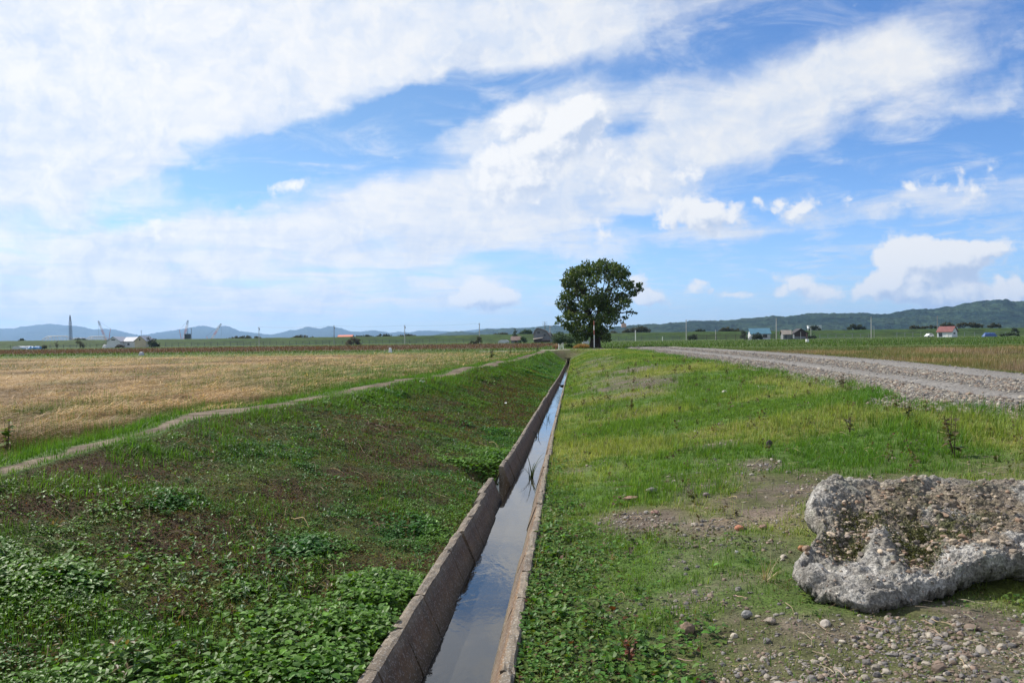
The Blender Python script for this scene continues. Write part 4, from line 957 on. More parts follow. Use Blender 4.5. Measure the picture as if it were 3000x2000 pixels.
# ------------------------------------------------------------------ reeds in the water, weeds on the verge
def reed(name, label, px, py, n, h, spread, seed, bend=.5, col=(.030, .050, .018)):
    r = np.random.default_rng(seed); p = G(px, py, -.9); p = G(px, py, float(ZW(p[1])))
    V, F = [], []
    for i in range(n):
        a = r.uniform(0, 6.28); L_ = h * r.uniform(.45, 1.1); b = r.uniform(.1, 1) * bend; ox, oy = r.normal(0, spread, 2); w = r.uniform(.006, .010)
        s = np.array([math.cos(a + 1.57), math.sin(a + 1.57), 0])
        k0 = len(V); segs = 7
        for j in range(segs + 1):
            t = j / segs; q = np.array([ox + math.cos(a) * L_ * (.22 * t + b * t * t), oy + math.sin(a) * L_ * (.22 * t + b * t * t), L_ * (t - .55 * b * t ** 2.4) - .02])
            ww = w * (1 - t) ** .6 * (1 if t < 1 else 0) + .0006
            V += [q - s * ww, q + np.array([0, 0, ww * .5]), q + s * ww]
        for j in range(segs):
            for m_ in range(2): F.append((k0 + j * 3 + m_, k0 + j * 3 + m_ + 1, k0 + j * 3 + m_ + 4, k0 + j * 3 + m_ + 3))
    V = np.array(V); o = npmesh(name, V, np.array(F), M_WEED, np.tile(np.array(col), (len(V), 1)) * np.exp(r.normal(0, .2, (len(V), 1))), smooth=True)
    o.location = (p[0], p[1], float(ZW(p[1]))); return tag(o, label, 'reed')
reed('reed_clump', 'dark reed clump with leaning blades standing in the water by the broken wall gap', 1556, 1400, 11, .46, .022, 1, .6)
reed('reed_clump', 'short dark reeds leaning against the left wall in mid ditch water', 1573, 1280, 7, .30, .03, 2, .9)
reed('reed_clump', 'thin bent reeds in the narrow water far along the ditch', 1594, 1232, 4, .42, .05, 3, .8)
reed('reed_clump', 'single arching reed blade beyond the thin bent reeds', 1606, 1226, 2, .55, .01, 4, .9)
def weed(name, label, px, py, h, seed, col, col2, nleaf=16, sprawl=.4, z=-.2, cat='weed'):
    r = np.random.default_rng(seed); p = G(px, py, z)
    for _ in range(4): p = G(px, py, float(height(p[0], p[1])))
    root = tag(empty(name, tuple(p)), label, cat)
    st = MB(); lv = Acc()
    for b in range(3):
        a = r.uniform(0, 6.28); tip = np.array([math.cos(a) * sprawl * h * .5, math.sin(a) * sprawl * h * .5, h * r.uniform(.7, 1)]) if b else np.array([.02, 0, h])
        mid = tip * .5 + np.array([0, 0, .06 * h]); st.bar((0, 0, -.02), mid, .006, .004, 5); st.bar(mid, tip, .004, .0018, 5)
        N = nleaf; t = r.uniform(.12, 1, N); pos = np.where(t[:, None] < .5, mid * (t[:, None] * 2), mid + (tip - mid) * (t[:, None] * 2 - 1))
        leaves(lv, pos, r.uniform(.4, 1.0, N) * h * .30 * (1.15 - .6 * t), mixc(np.array(col), np.array(col2), r.random(N)), r.normal(.15, .4, N))
    st.build('stem', mat_simple('weed_stem_%d' % seed, (.10, .07, .04), .8), root); lv.build('foliage', M_WEED, root)
    return root
weed('dock_weed', 'tall brownish dock weed standing in the grass above the concrete slab', 2796, 1335, .40, 5, (.065, .095, .022), (.12, .085, .04), 8, .5, -.15)
weed('dock_weed', 'reddish seeding weed in the bright grass right of the bare patches', 2785, 1278, .28, 6, (.10, .10, .03), (.14, .09, .045), 7, .5, -.12)
weed('dock_weed', 'dark bushy weed rooted at the edge of the gravel road', 2470, 1142, .32, 7, (.045, .065, .02), (.09, .055, .03), 16, .9, 0)
weed('dock_weed', 'dark green weed in the grass below the bend of the road edge', 2660, 1230, .26, 8, (.050, .085, .022), (.08, .07, .03), 12, .6, -.1)
weed('dock_weed', 'drooping weed growing near the middle of the green verge', 2490, 1262, .22, 9, (.06, .085, .03), (.10, .08, .045), 12, 1.0, -.15)
weed('dock_weed', 'yellowing weed standing alone in the pale grass near the ditch', 1850, 1205, .30, 10, (.085, .10, .028), (.12, .10, .04), 14, .5, -.3)
weed('field_weed', 'dark upright weed standing at the far edge of the straw field', 1441, 1052, .75, 11, (.045, .06, .022), (.08, .06, .03), 14, .25, -.05)
weed('field_weed', 'small dark weed on the far field beside the dirt path bend', 1575, 1030, .55, 12, (.04, .05, .02), (.06, .05, .025), 12, .3, 0)
weed('field_weed', 'thin weed between the other two weeds at the far field edge', 1495, 1040, .55, 13, (.05, .065, .022), (.08, .06, .03), 10, .3, -.05)
weed('field_weed', 'tall green stalk weed on the left edge of the straw field', 22, 1335, .40, 14, (.085, .17, .022), (.16, .20, .05), 9, .15, -.1)
weed('red_weed', 'small red leaved weed among the clover near the water', 1850, 1945, .12, 15, (.13, .055, .03), (.20, .05, .03), 9, .9, -.5)
def drygrass(name, label, px, py, n, ln, seed, z=-.4, up=.35, col=(.36, .28, .17), w=.003):
    r = np.random.default_rng(seed); p = G(px, py, z)
    for _ in range(4): p = G(px, py, float(height(p[0], p[1])))
    T = Acc(); yaw = r.uniform(0, 6.28, n); R = rotz(yaw) @ rotx(-r.uniform(.2, 1.2, n) / up * .45)
    L_ = ln * r.uniform(.5, 1.1, n)
    T.add(*scatter(BL3, BL3F, np.stack([r.normal(0, ln * .06, n), r.normal(0, ln * .06, n), np.zeros(n)], -1), R, np.stack([np.full(n, w), L_, L_], -1), np.array(col) * np.exp(r.normal(0, .2, (n, 1)))))
    o = T.build(name, M_STRAW); o.location = tuple(p); return tag(o, label, 'grass tuft')
drygrass('dry_grass_tuft', 'bleached dry grass tuft flattened on the moss left of the slab', 2245, 1700, 46, .24, 1, -.4, .38)
drygrass('dry_grass_tuft', 'small pale grass tuft in the weeds right of the ditch', 1795, 1640, 22, .12, 2, -.5, .6)
drygrass('dry_grass_tuft', 'brown withered tuft in the clover at the bottom of the picture', 1833, 1900, 40, .12, 3, -.5, .8, (.20, .12, .06))

# white litter on the bank
def litter(label, px, py, s, z):
    p = G(px, py, z)
    for _ in range(4): p = G(px, py, float(height(p[0], p[1])) + .03)
    V, F = [], []; r = np.random.default_rng(int(px)); k = 5
    for i in range(k):
        for j in range(k): V.append(((i / 4 - .5) * s + r.normal(0, s * .06), (j / 4 - .5) * s + r.normal(0, s * .06), r.uniform(0, s * .45)))
    for i in range(4):
        for j in range(4): a = i * k + j; F.append((a, a + k, a + k + 1, a + 1))
    o = MB().add(V, F).build('paper_scrap', mat_simple('white_scrap', (.75, .75, .76), .6, .1)); o.location = tuple(p); tag(o, label, 'litter')
litter('crumpled white paper scrap caught halfway down the left ditch bank', 1481, 1181, .06, -.4)
litter('small white scrap lying on the left edge of the dirt path', 1236, 1120, .12, 0)

# ------------------------------------------------------------------ trees and bushes
M_BARK = mat_simple('bark', (.055, .043, .032), .9, .45, 8, .8, 20)
M_CROWN = mat_leaf('tree_leaf', .5, .30, .3)
CL = np.array([[0, 0, 0], [-.45, .35, .12], [0, 1, -.08], [.45, .4, .1], [0, .45, .25]]); CLF = np.array([[0, 4, 1], [1, 4, 2], [2, 4, 3], [3, 4, 0]])
def rrot(n, r):
    q = r.normal(0, 1, (n, 4)); q /= np.linalg.norm(q, axis=1, keepdims=True); w, x, y, z = q.T
    return np.stack([np.stack([1 - 2 * (y * y + z * z), 2 * (x * y - z * w), 2 * (x * z + y * w)], -1), np.stack([2 * (x * y + z * w), 1 - 2 * (x * x + z * z), 2 * (y * z - x * w)], -1), np.stack([2 * (x * z - y * w), 2 * (y * z + x * w), 1 - 2 * (x * x + y * y)], -1)], 1)
def crown(acc, clumps, leaf, cols, r, dens=1.0):
    """clumps: (x, y, z, radius, weight) each filled with small leaf sprays, thinner towards its middle"""
    for (x, y, z, R_, w) in clumps:
        n = int(dens * w * 26 * (R_ / leaf) ** 2)
        d = r.normal(0, 1, (n, 3)); d /= np.linalg.norm(d, axis=1, keepdims=True)
        rad = R_ * r.uniform(.25, 1.0, n) ** .55 * (1 + .25 * np.sin(d[:, 0] * 7 + x * 3) * np.cos(d[:, 2] * 6 + z))
        pos = np.array([x, y, z]) + d * rad[:, None] * np.array([1, 1, .82])
        cc = np.array(cols)[r.integers(0, len(cols), n)] * np.exp(r.normal(0, .22, (n, 1)))
        acc.add(*scatter(CL, CLF, pos, rrot(n, r), leaf * r.uniform(.6, 1.35, n), cc))
def main_tree():
    r = np.random.default_rng(21); Y = 92.0
    b = D(1745, 1020, Y); base = np.array([b[0], Y, float(height(b[0], Y)) - .02])
    root = tag(empty('lone_tree', tuple(base)), 'large lone broadleaf tree with a rounded dark crown beside the crossing track', 'tree')
    def zc(zx, zy, dy=0.0):
        p = D(1600 + zx / 4.9, 740 + zy / 4.9, Y + dy); return p - base
    u = 92 / FPX / 4.9
    cl = [(580, 235, 150), (470, 290, 120), (850, 215, 160), (720, 230, 110), (1070, 275, 140), (950, 240, 120), (400, 310, 130), (320, 430, 125), (300, 500, 80), (1010, 400, 150), (1130, 330, 90), (690, 330, 120), (620, 430, 130), (880, 370, 110), (1180, 470, 130), (1230, 580, 80), (1330, 470, 70), (1350, 530, 55), (1280, 570, 60), (500, 560, 150), (430, 460, 120), (330, 650, 130), (220, 770, 85), (240, 640, 60), (170, 720, 45), (400, 800, 150), (300, 860, 90), (620, 690, 165), (560, 790, 90), (820, 700, 165), (760, 580, 110), (1050, 640, 140), (940, 550, 110), (1130, 730, 90), (1190, 690, 55), (900, 860, 140), (1010, 800, 90), (980, 920, 80), (190, 950, 65), (170, 1000, 40), (330, 920, 105), (480, 960, 130), (260, 1010, 60), (700, 1040, 110), (800, 960, 110), (900, 990, 90), (1000, 1000, 45), (400, 1080, 125), (300, 1070, 70), (560, 1120, 125), (800, 1110, 115), (700, 1150, 110), (690, 930, 60), (720, 860, 60), (640, 960, 70), (860, 1200, 75), (900, 1250, 45), (480, 1190, 95), (560, 1230, 60), (410, 1180, 60), (800, 1240, 60), (930, 1065, 40)]
    clumps = []
    for (zx, zy, rr) in cl:
        R_ = rr * u; cx = abs(zx - 720) / 600
        dmax = 3.6 * math.sqrt(max(.08, 1 - cx ** 2)) * (.55 if zy > 1050 else 1)
        w = 1.0
        if 540 < zx < 1050 and 330 < zy < 640: w = .5
        if 470 < zx < 760 and 720 < zy < 930: w = .45
        R_ *= r.uniform(.82, 1.04)
        clumps.append((*zc(zx, zy, r.uniform(-dmax, dmax)), R_, w))
        if rr > 100:
            clumps.append((*zc(zx + r.normal(0, 30), zy + r.normal(0, 30), r.uniform(-dmax, dmax)), R_ * .8, w * .8))
    for (zx, zy, rr) in ((1240, 862, 42), (1170, 850, 30), (1290, 875, 26), (1130, 940, 42), (1160, 920, 26), (1060, 985, 26), (1090, 995, 24), (1200, 840, 22), (1030, 880, 45)): clumps.append((*zc(zx, zy, 0), rr * u, .8))
    A = Acc()
    crown(A, clumps, .23, [(.050, .092, .020), (.068, .108, .022), (.040, .075, .018), (.088, .118, .028)], r, .66)
    A.build('crown', M_CROWN, root)
    tk = MB()
    tk.bar((-.28, 0, -.1), (-.16, 0, 2.0), .42, .27, 9); tk.bar((.22, .1, -.1), (.14, .05, 2.1), .40, .25, 9); tk.bar((-.16, 0, 2.0), (-.5, .2, 3.6), .27, .19, 8); tk.bar((.14, .05, 2.1), (.35, -.1, 4.0), .25, .17, 8)
    for i in range(4): a = i * 1.57 + .5; tk.bar((math.cos(a) * .3, math.sin(a) * .3, .35), (math.cos(a) * .8, math.sin(a) * .8, -.08), .18, .06, 6)
    limbs = []
    def limb(p, q, r0, r1, n=4, j=.25):
        p, q = np.array(p, float), np.array(q, float); prev = p
        lb_ = MB(); limbs.append(lb_)
        for i in range(1, n + 1):
            t = i / n; c = p + (q - p) * t + (r.normal(0, j, 3) if i < n else 0); lb_.bar(prev, c, r0 + (r1 - r0) * (t - 1 / n), r0 + (r1 - r0) * t, 6); prev = c
    forks = [((-.5, .2, 3.6), .17), ((.35, -.1, 4.0), .16), ((0, 0, 2.0), .16)]
    for (x, y, z, R_, w) in clumps[::2]:
        f, rr = forks[0 if x < -.3 else 1]
        if z < 2.6: f = (-.16 if x < 0 else .14, 0, 1.3)
        limb(f, (x, y, z), rr * .55, .025)
    t1, t2, t3 = zc(1010, 880), zc(1150, 855), zc(1290, 870); limb((.25, 0, 2.9), t1, .10, .06); limb(t1, t2, .06, .04, 3, .06); limb(t2, t3, .04, .02, 3, .06)
    limb(zc(1040, 900), zc(1060, 985), .03, .02, 3, .05); limb(zc(1040, 900), zc(1130, 945), .03, .02, 3, .05)
    tko = tk.build('trunk', M_BARK, root, True)
    for l_ in limbs: l_.build('limb', M_BARK, tko, True)
main_tree()

def bush(name, label, x0, x1, ytop, ybase, Y, cols, seed, leaf=None, cat='bush', z0=None, dens=1.0, trunk=True, group=None, shape='dome', nc=None):
    """rounded shrub or small tree between photo columns x0..x1"""
    r = np.random.default_rng(seed); xc = (x0 + x1) / 2
    b = D(xc, ybase, Y); zb = (b[2] if z0 is None else z0); top = D(xc, ytop, Y)[2]
    w = (x1 - x0) / FPX * Y; h = top - zb
    root = tag(empty(name, (b[0], Y, zb)), label, cat, group)
    leaf = leaf or max(.12, Y / 853 * .9); cl = []
    nc = nc or max(5, int(9 * max(1, w / h)))
    for i in range(nc):
        if shape == 'dome':
            t = r.uniform(-.5, .5); hh = math.sqrt(max(0, 1 - (2 * t) ** 2 * .85)) * h; R_ = min(h * .36, w * .3) * r.uniform(.6, 1.0); z = r.uniform(.15, 1) * max(hh - R_, .05 * h) + R_ * .3
            cl.append((t * (w - R_), r.uniform(-.3, .3) * min(w, h), z, R_, 1.0))
        elif shape == 'cone':
            z = (i + .5) / nc; R_ = w * .5 * (1.0 - z * .62) * .8; cl.append((r.normal(0, w * .05), r.normal(0, w * .05), z * h * .92, R_, 1.0))
    A = Acc(); crown(A, cl, leaf, cols, r, .42 * dens); A.build('crown', M_CROWN, root)
    if trunk:
        tk = MB(); tk.bar((0, 0, -.1), (0, 0, h * .5), h * .04, h * .025, 6)
        for (x, y, z, R_, _) in cl[:6]: tk.bar((0, 0, h * .25), (x, y, z), h * .02, h * .008, 5)
        tk.build('trunk', M_BARK, root)
    return root
DK = [(.030, .045, .020), (.042, .058, .022), (.026, .040, .018)]; MG = [(.045, .085, .035), (.055, .095, .03), (.035, .07, .028)]; BR = [(.075, .055, .035), (.06, .06, .03), (.09, .06, .04)]; OL = [(.06, .065, .03), (.05, .06, .025), (.07, .06, .035)]
bush('round_tree', 'leafy green small tree between the barn and the big lone tree', 1613, 1682, 968, 1008, 150, MG, 30, cat='tree', z0=0)
bush('round_tree', 'bushy green tree half hidden behind the lower left of the lone tree', 1672, 1705, 975, 1006, 160, MG, 31, cat='tree', z0=0)
bush('conical_tree', 'dark clipped conical tree beside the brown roofed hut', 1497, 1521, 958, 990, 300, DK, 32, cat='tree', z0=0, shape='cone', nc=8)
bush('round_bush', 'dark low round bush at the end of the brown crop field', 1373, 1399, 999, 1011, 238, DK, 33, z0=0)
bush('round_bush', 'brownish taller bush behind the dark low bush by a power pole', 1390, 1414, 984, 1006, 262, OL, 34, z0=0)
bush('spreading_bush', 'reddish brown spreading bush in front of the dike left of centre', 1014, 1058, 985, 1011, 300, BR, 35, z0=0)
bush('round_tree', 'dark round tree right beside the cream gabled farmhouse', 428, 460, 977, 1003, 346, DK, 36, cat='tree', z0=0)
bush('round_bush', 'dark green bush at the foot of the round tree by the farmhouse', 436, 474, 999, 1017, 338, DK, 37, z0=0)
bush('round_bush', 'dull reddish bush in front of the white farmhouse gable', 337, 365, 1007, 1017, 335, BR, 38, z0=0)
bush('thin_bush', 'thin dark bush beside the blue tarpaulin on the far left', 122, 138, 1008, 1021, 300, OL, 39, z0=0)
bush('thin_bush', 'scraggy tree below the tall lattice mast on the far left', 160, 174, 996, 1018, 330, OL, 40, cat='tree', z0=0, dens=.6)
bush('thin_bush', 'scraggy spreading tree right of the lattice mast below the dike', 222, 248, 992, 1018, 330, OL, 41, cat='tree', z0=0, dens=.6)
bush('round_bush', 'dark shrubs growing by the far fence left of the blue roofed house', 2015, 2045, 976, 994, 335, DK, 42, z0=0)
bush('round_bush', 'dark green tree against the left wall of the blue roofed house', 2168, 2194, 966, 992, 335, DK, 43, cat='tree', z0=0)
bush('round_bush', 'dark leafless looking shrub in front of the blue roofed house', 2203, 2232, 972, 993, 318, DK, 44, z0=0)
bush('round_bush', 'dark hedge right of the brown shop building', 2362, 2396, 980, 991, 330, DK, 45, z0=0)
bush('long_bush', 'long low black hedge at the right edge of the far road', 2930, 2985, 973, 982, 330, DK, 46, z0=0)
bush('round_bush', 'dark bush right of the long hedge at the frame edge', 2960, 2985, 960, 974, 420, DK, 47, z0=None)
bush('low_bush', 'green bushes behind the low hut near the conical tree', 1520, 1546, 984, 1000, 290, MG, 48, z0=0)
# hedge row in front of the barn
bush('hedge', 'low green hedge of weeds running in front of the barn and hut', 1405, 1625, 1001, 1008, 255, [(.06, .10, .04), (.05, .085, .035)], 49, z0=0, nc=40, trunk=False, cat='hedge')
bush('leafy_plant', 'pale green leafy plant clump beside the white posts', 1652, 1682, 1005, 1020, 97, MG, 50, leaf=.12, z0=0, cat='plant', trunk=False)
# dry tan grass clump at the tree
def clump(name, label, x0, x1, ytop, Y, col, n, seed, cat='grass clump'):
    r = np.random.default_rng(seed); a, b = D(x0, 1015, Y)[0], D(x1, 1015, Y)[0]; h = (994 + 22 - ytop) / FPX * Y * 1.0
    x = r.uniform(a, b, n); y = Y + r.uniform(-1, 1, n); z = height(x, y); t = np.clip(1 - ((x - (a + b) / 2) / ((b - a) / 2)) ** 2, .1, 1)
    A = Acc(); global RNG; blades(A, x, y, z, h * np.sqrt(t) * r.uniform(.6, 1.05, n), np.full(n, .05), np.array(col) * np.exp(r.normal(0, .2, (n, 1))), .22, True)
    o = A.build(name, M_STRAW); tag(o, label, cat)
clump('dry_grass_clump', 'golden brown clump of tall dry grass left of the lone tree trunk', 1678, 1732, 1000, 94, (.33, .20, .09), 1500, 1)
clump('dry_grass_clump', 'pinkish dry weeds standing behind the white posts', 1618, 1640, 1000, 100, (.28, .19, .13), 500, 2)

# ------------------------------------------------------------------ the river dike and the road at its foot
def strip_mesh(name, xs, rows, zf, cf, mat, smooth=True):
    xs = np.array(xs, float); rows = np.array(rows, float)
    Xx, Yy = np.meshgrid(xs, rows); Zz = zf(Xx, Yy); n, m = Xx.shape; i = np.arange(n * m).reshape(n, m)
    F = np.stack([i[:-1, :-1], i[:-1, 1:], i[1:, 1:], i[1:, :-1]], -1).reshape(-1, 4)
    return npmesh(name, np.stack([Xx, Yy, Zz], -1).reshape(-1, 3), F, mat, cf(Xx, Yy, Zz).reshape(-1, 3), smooth=smooth)
def dike_z(x, y):
    t = sstep(y, 418, 437) * (1 - sstep(y, 441, 462))
    return -.35 + t * (4.25 + .5 * (fbm(x, y, .012, 2, 110) - .5)) + .35 * (fbm(x, y, .12, 3, 111) - .5) * t
def dike_c(x, y, z):
    n = fbm(x, y * 3, .05, 4, 112); n2 = fbm(x, y * 4, .25, 3, 113)
    return mixc(mixc(np.array([.024, .056, .010]), np.array([.044, .066, .014]), n), np.array([.014, .030, .009]), sstep(n2, .5, .7) * .6)
tag(strip_mesh('dike', np.arange(-900, 901, 3.0), np.concatenate([np.linspace(414, 442, 20), np.linspace(444, 464, 6)]), dike_z, dike_c, M_FAR), kind='structure')
tag(strip_mesh('far_road', np.linspace(-420, 420, 200), [397, 400, 404], lambda x, y: height(x, y) * 0 + .42, lambda x, y, z: np.full(x.shape + (3,), .30) * (.8 + .4 * fbm(x, y, .05, 2, 114)[..., None]), M_PATH), kind='structure')
# weeds on the dike's crest: bushes one can tell apart
for i, (x0, x1, yt, yb, lb, cs_) in enumerate([
    (658, 776, 986, 999, 'long dark bush line on the dike crest by the pole between the left hills', OL), (846, 925, 984, 996, 'low dark bush on the dike crest under the far blue hill ridge', OL),
    (1034, 1098, 982, 994, 'dark bushes on the dike crest just right of the orange roofed building', DK), (1100, 1152, 980, 993, 'dark rounded bush on the dike crest above the reddish brown spreading bush', DK), (1160, 1226, 981, 992, 'brownish bushes on the dike crest beside a power pole', OL),
    (1440, 1500, 976, 989, 'pale olive shrubs on the dike crest left of the conical tree', OL), (1522, 1562, 966, 986, 'rounded green shrubs between the conical tree and the barn', MG),
    (1822, 1908, 957, 979, 'dense dark grove on the dike crest right of the lone tree', OL), (1786, 1808, 970, 980, 'small dark bush on the dike close to the edge of the lone tree', OL), (2036, 2066, 965, 976, 'small rounded bush on the dike crest between a pole and the blue roof', DK), (2102, 2170, 960, 975, 'olive bushes on the dike crest left of the blue roofed house', OL),
    (2370, 2402, 955, 969, 'dark bush on the dike below the long white building', DK), (2486, 2530, 949, 967, 'large dark bush on the dike crest right of the brown shop', DK), (2668, 2694, 954, 964, 'small bush on the dike crest left of the red roofed house', OL), (2752, 2796, 946, 960, 'dark bushes on the dike right behind the red roof', OL), (2796, 2874, 946, 960, 'olive brown bushes on the dike crest right of the red roof', OL), (2898, 2930, 948, 960, 'low bush on the dike crest near the right frame edge', OL),
    (212, 256, 991, 1003, 'dark bush on the dike crest between the mast and the farmhouse', DK), (55, 72, 994, 1000, 'small dark bush on the dike crest on the far left', DK), (2700, 2750, 956, 963, 'low brownish scrub on the dike left of the red roofed house', OL)]):
    bush('dike_bush', lb, x0 - 2, x1 + 2, yt - 3, yb, 440, cs_, 60 + i, trunk=False, dens=1.25, leaf=.5)

# ------------------------------------------------------------------ fences of the far road
M_POST = mat_simple('dark_steel', (.09, .10, .10), .6, .2); M_RAIL = mat_simple('grey_steel', (.20, .22, .23), .5, .2); M_BROWNW = mat_simple('brown_wood', (.10, .085, .075), .8, .3)
def fence(name, label, x0, x1, Y, step, h, rails, mat_p, mat_r, hb=0.0):
    a, b = D(x0, 1000, Y)[0], D(x1, 1000, Y)[0]; root = tag(empty(name, (a, Y, 0)), label, 'fence')
    n = int((b - a) / step) + 1
    for i in range(n): MB().box((i * step - .08, -.06, -.2), (i * step + .08, .06, h)).build('post', mat_p, root)
    for z in rails: MB().box((-.2, -.09, z - .06), ((n - 1) * step + .2, -.065, z + .06)).build('rail', mat_r, root)
    return root
fence('road_fence', 'long dark post and rail fence along the far road on the left', 485, 1372, 392, 3.15, 1.9, (.5, 1.75), M_POST, M_RAIL)
fence('road_fence', 'post and rail fence along the far road between the lone tree and the shrubs', 1790, 2012, 385, 3.4, 1.9, (.15, 1.0, 1.8), M_POST, M_RAIL)
fence('board_fence', 'brown four railed board fence in front of the blue roofed house', 2042, 2270, 326, 3.6, 2.1, (.5, 1.0, 1.5, 2.0), M_BROWNW, M_BROWNW)
fence('road_fence', 'grey mesh fence on the far road right of the brown shop', 2402, 2560, 372, 3.4, 1.9, (.15, 1.75), M_RAIL, M_RAIL)
fence('road_fence', 'pale fence posts on the far road left of the red roofed house', 2628, 2738, 372, 3.3, 2.2, (1.9,), M_RAIL, M_RAIL)
fence('road_fence', 'grey fence on the far road at the right edge of the picture', 2826, 2990, 372, 4.2, 1.9, (.9, 1.7), M_RAIL, M_RAIL)
fence('road_fence', 'faint fence below the dike on the far left', 30, 316, 392, 3.3, 1.7, (1.2,), M_POST, M_POST)

# ------------------------------------------------------------------ power poles
M_POLE = mat_simple('pole_concrete', (.46, .44, .42), .8, .12); M_POLEW = mat_simple('pole_grey', (.24, .235, .23), .8, .2)
def pole(label, px, ytop, Y, cross=False, dark=False, box_=False, lamp=False):
    b = D(px, 1000, Y); h = D(px, ytop, Y)[2] - float(height(b[0], Y)); root = tag(empty('power_pole', (b[0], Y, float(height(b[0], Y)))), label, 'power pole')
    m = M_POLEW if dark else M_POLE
    MB().bar((0, 0, -.3), (0, 0, h), .19, .13, 8).build('shaft', m, root)
    if cross:
        for i, z in enumerate((h - .3, h - 1.1, h - 1.8)): MB().box((-1.3, -.06, z - .06), (1.3, .06, z + .06)).build('crossarm', M_POLEW, root)
    else: MB().box((-.45, -.22, h - .55), (.45, -.135, h - .43)).build('crossarm', M_POLEW, root)
    if box_: MB().bar((.28, -.05, h - 1.5), (.28, -.05, h - .8), .2, .2, 8).build('transformer', M_POLEW, root)
    return root
pole('slim power pole beside the dark crane cabin on the far left', 561, 961, 500, dark=True)
pole('power pole standing in the gap between the two left hill groups', 759, 957, 388, box_=True)
pole('grey power pole in front of the twin peaked far hill', 979, 953, 386, dark=True, box_=True)
pole('power pole with a small transformer between the spreading bush and the dark round bush', 1186, 952, 384, box_=True)
pole('whitish power pole above the dark round and brown bushes', 1405, 946, 330)
pole('power pole with three cross arms behind the barn', 1597, 942, 420, cross=True, dark=True)
pole('thin white pole just right of the barn roof', 1612, 954, 306)
pole('white power pole left of the shrubs by the far fence', 2011, 936, 372)
pole('white power pole between the blue roofed house and the brown shop', 2275, 932, 322)
pole('power pole beside a small street lamp right of the brown shop', 2553, 928, 350)
pole('power pole behind the left end of the red roofed house', 2747, 925, 356, dark=True)
# thin wires hang between neighbours
def wire(label, p, q, sag):
    p, q = np.array(p), np.array(q); V = [p + (q - p) * t - np.array([0, 0, sag * 4 * t * (1 - t)]) for t in np.linspace(0, 1, 13)]
    m = MB(); [m.bar(V[i], V[i + 1], .02, .02, 4) for i in range(12)]; tag(m.build('power_line', M_POST), label, 'power line')
wt = lambda px, py, Y: D(px, py, Y)
wire('thin power line between the two poles in front of the twin peaked hill', wt(759, 958, 388), wt(979, 954, 386), .5)
wire('thin power line between the twin peaked hill pole and the transformer pole', wt(979, 954, 386), wt(1186, 953, 384), .5)
wire('power line from the transformer pole to the whitish pole over bushes', wt(1186, 953, 384), wt(1405, 947, 330), .5)
wire('power line from the pole by the shrubs to the pole by the blue house', wt(2011, 937, 372), wt(2275, 933, 322), .5)
wire('thin power line between the pole by the brown shop and the lamp pole', wt(2275, 933, 322), wt(2553, 929, 350), .5)
lp = tag(empty('street_lamp', (D(2561, 985, 352)[0], 352, 0)), 'small street lamp with a short arm beside the power pole', 'street lamp')
MB().bar((0, 0, -.1), (0, 0, 4.6), .08, .06, 6).bar((0, 0, 4.55), (-.8, 0, 4.75), .05, .05, 6).build('shaft', M_POLE, lp); MB().box((-1.1, -.1, 4.66), (-.7, .1, 4.8)).build('lamp_head', M_RAIL, lp)

# ------------------------------------------------------------------ houses
M_WIN = mat_simple('window_glass', (.03, .04, .05), .15, .1, spec=.6); M_WHITEW = mat_simple('white_siding', (.62, .64, .66), .7, .12, 1.5); M_CREAM = mat_simple('cream_siding', (.55, .47, .33), .7, .15, 1.5)
M_BLUER = mat_simple('blue_roof', (.10, .215, .285), .45, .2, .6); M_REDR = mat_simple('red_roof', (.19, .070, .062), .55, .25, .8); M_BROWNWALL = mat_simple('dark_brown_boards', (.060, .040, .034), .8, .3, 2); M_GREYR = mat_simple('grey_roof', (.36, .37, .42), .5, .2, .8); M_TANR = mat_simple('tan_roof', (.27, .235, .20), .7, .25, 1); M_GREYW = mat_simple('grey_boards', (.19, .20, .21), .8, .25, 2)
M_RUSTR = mat_simple('rusty_roof', (.26, .18, .15), .7, .35, 1.2); M_TRIM = mat_simple('white_trim', (.70, .68, .66), .6, .1)
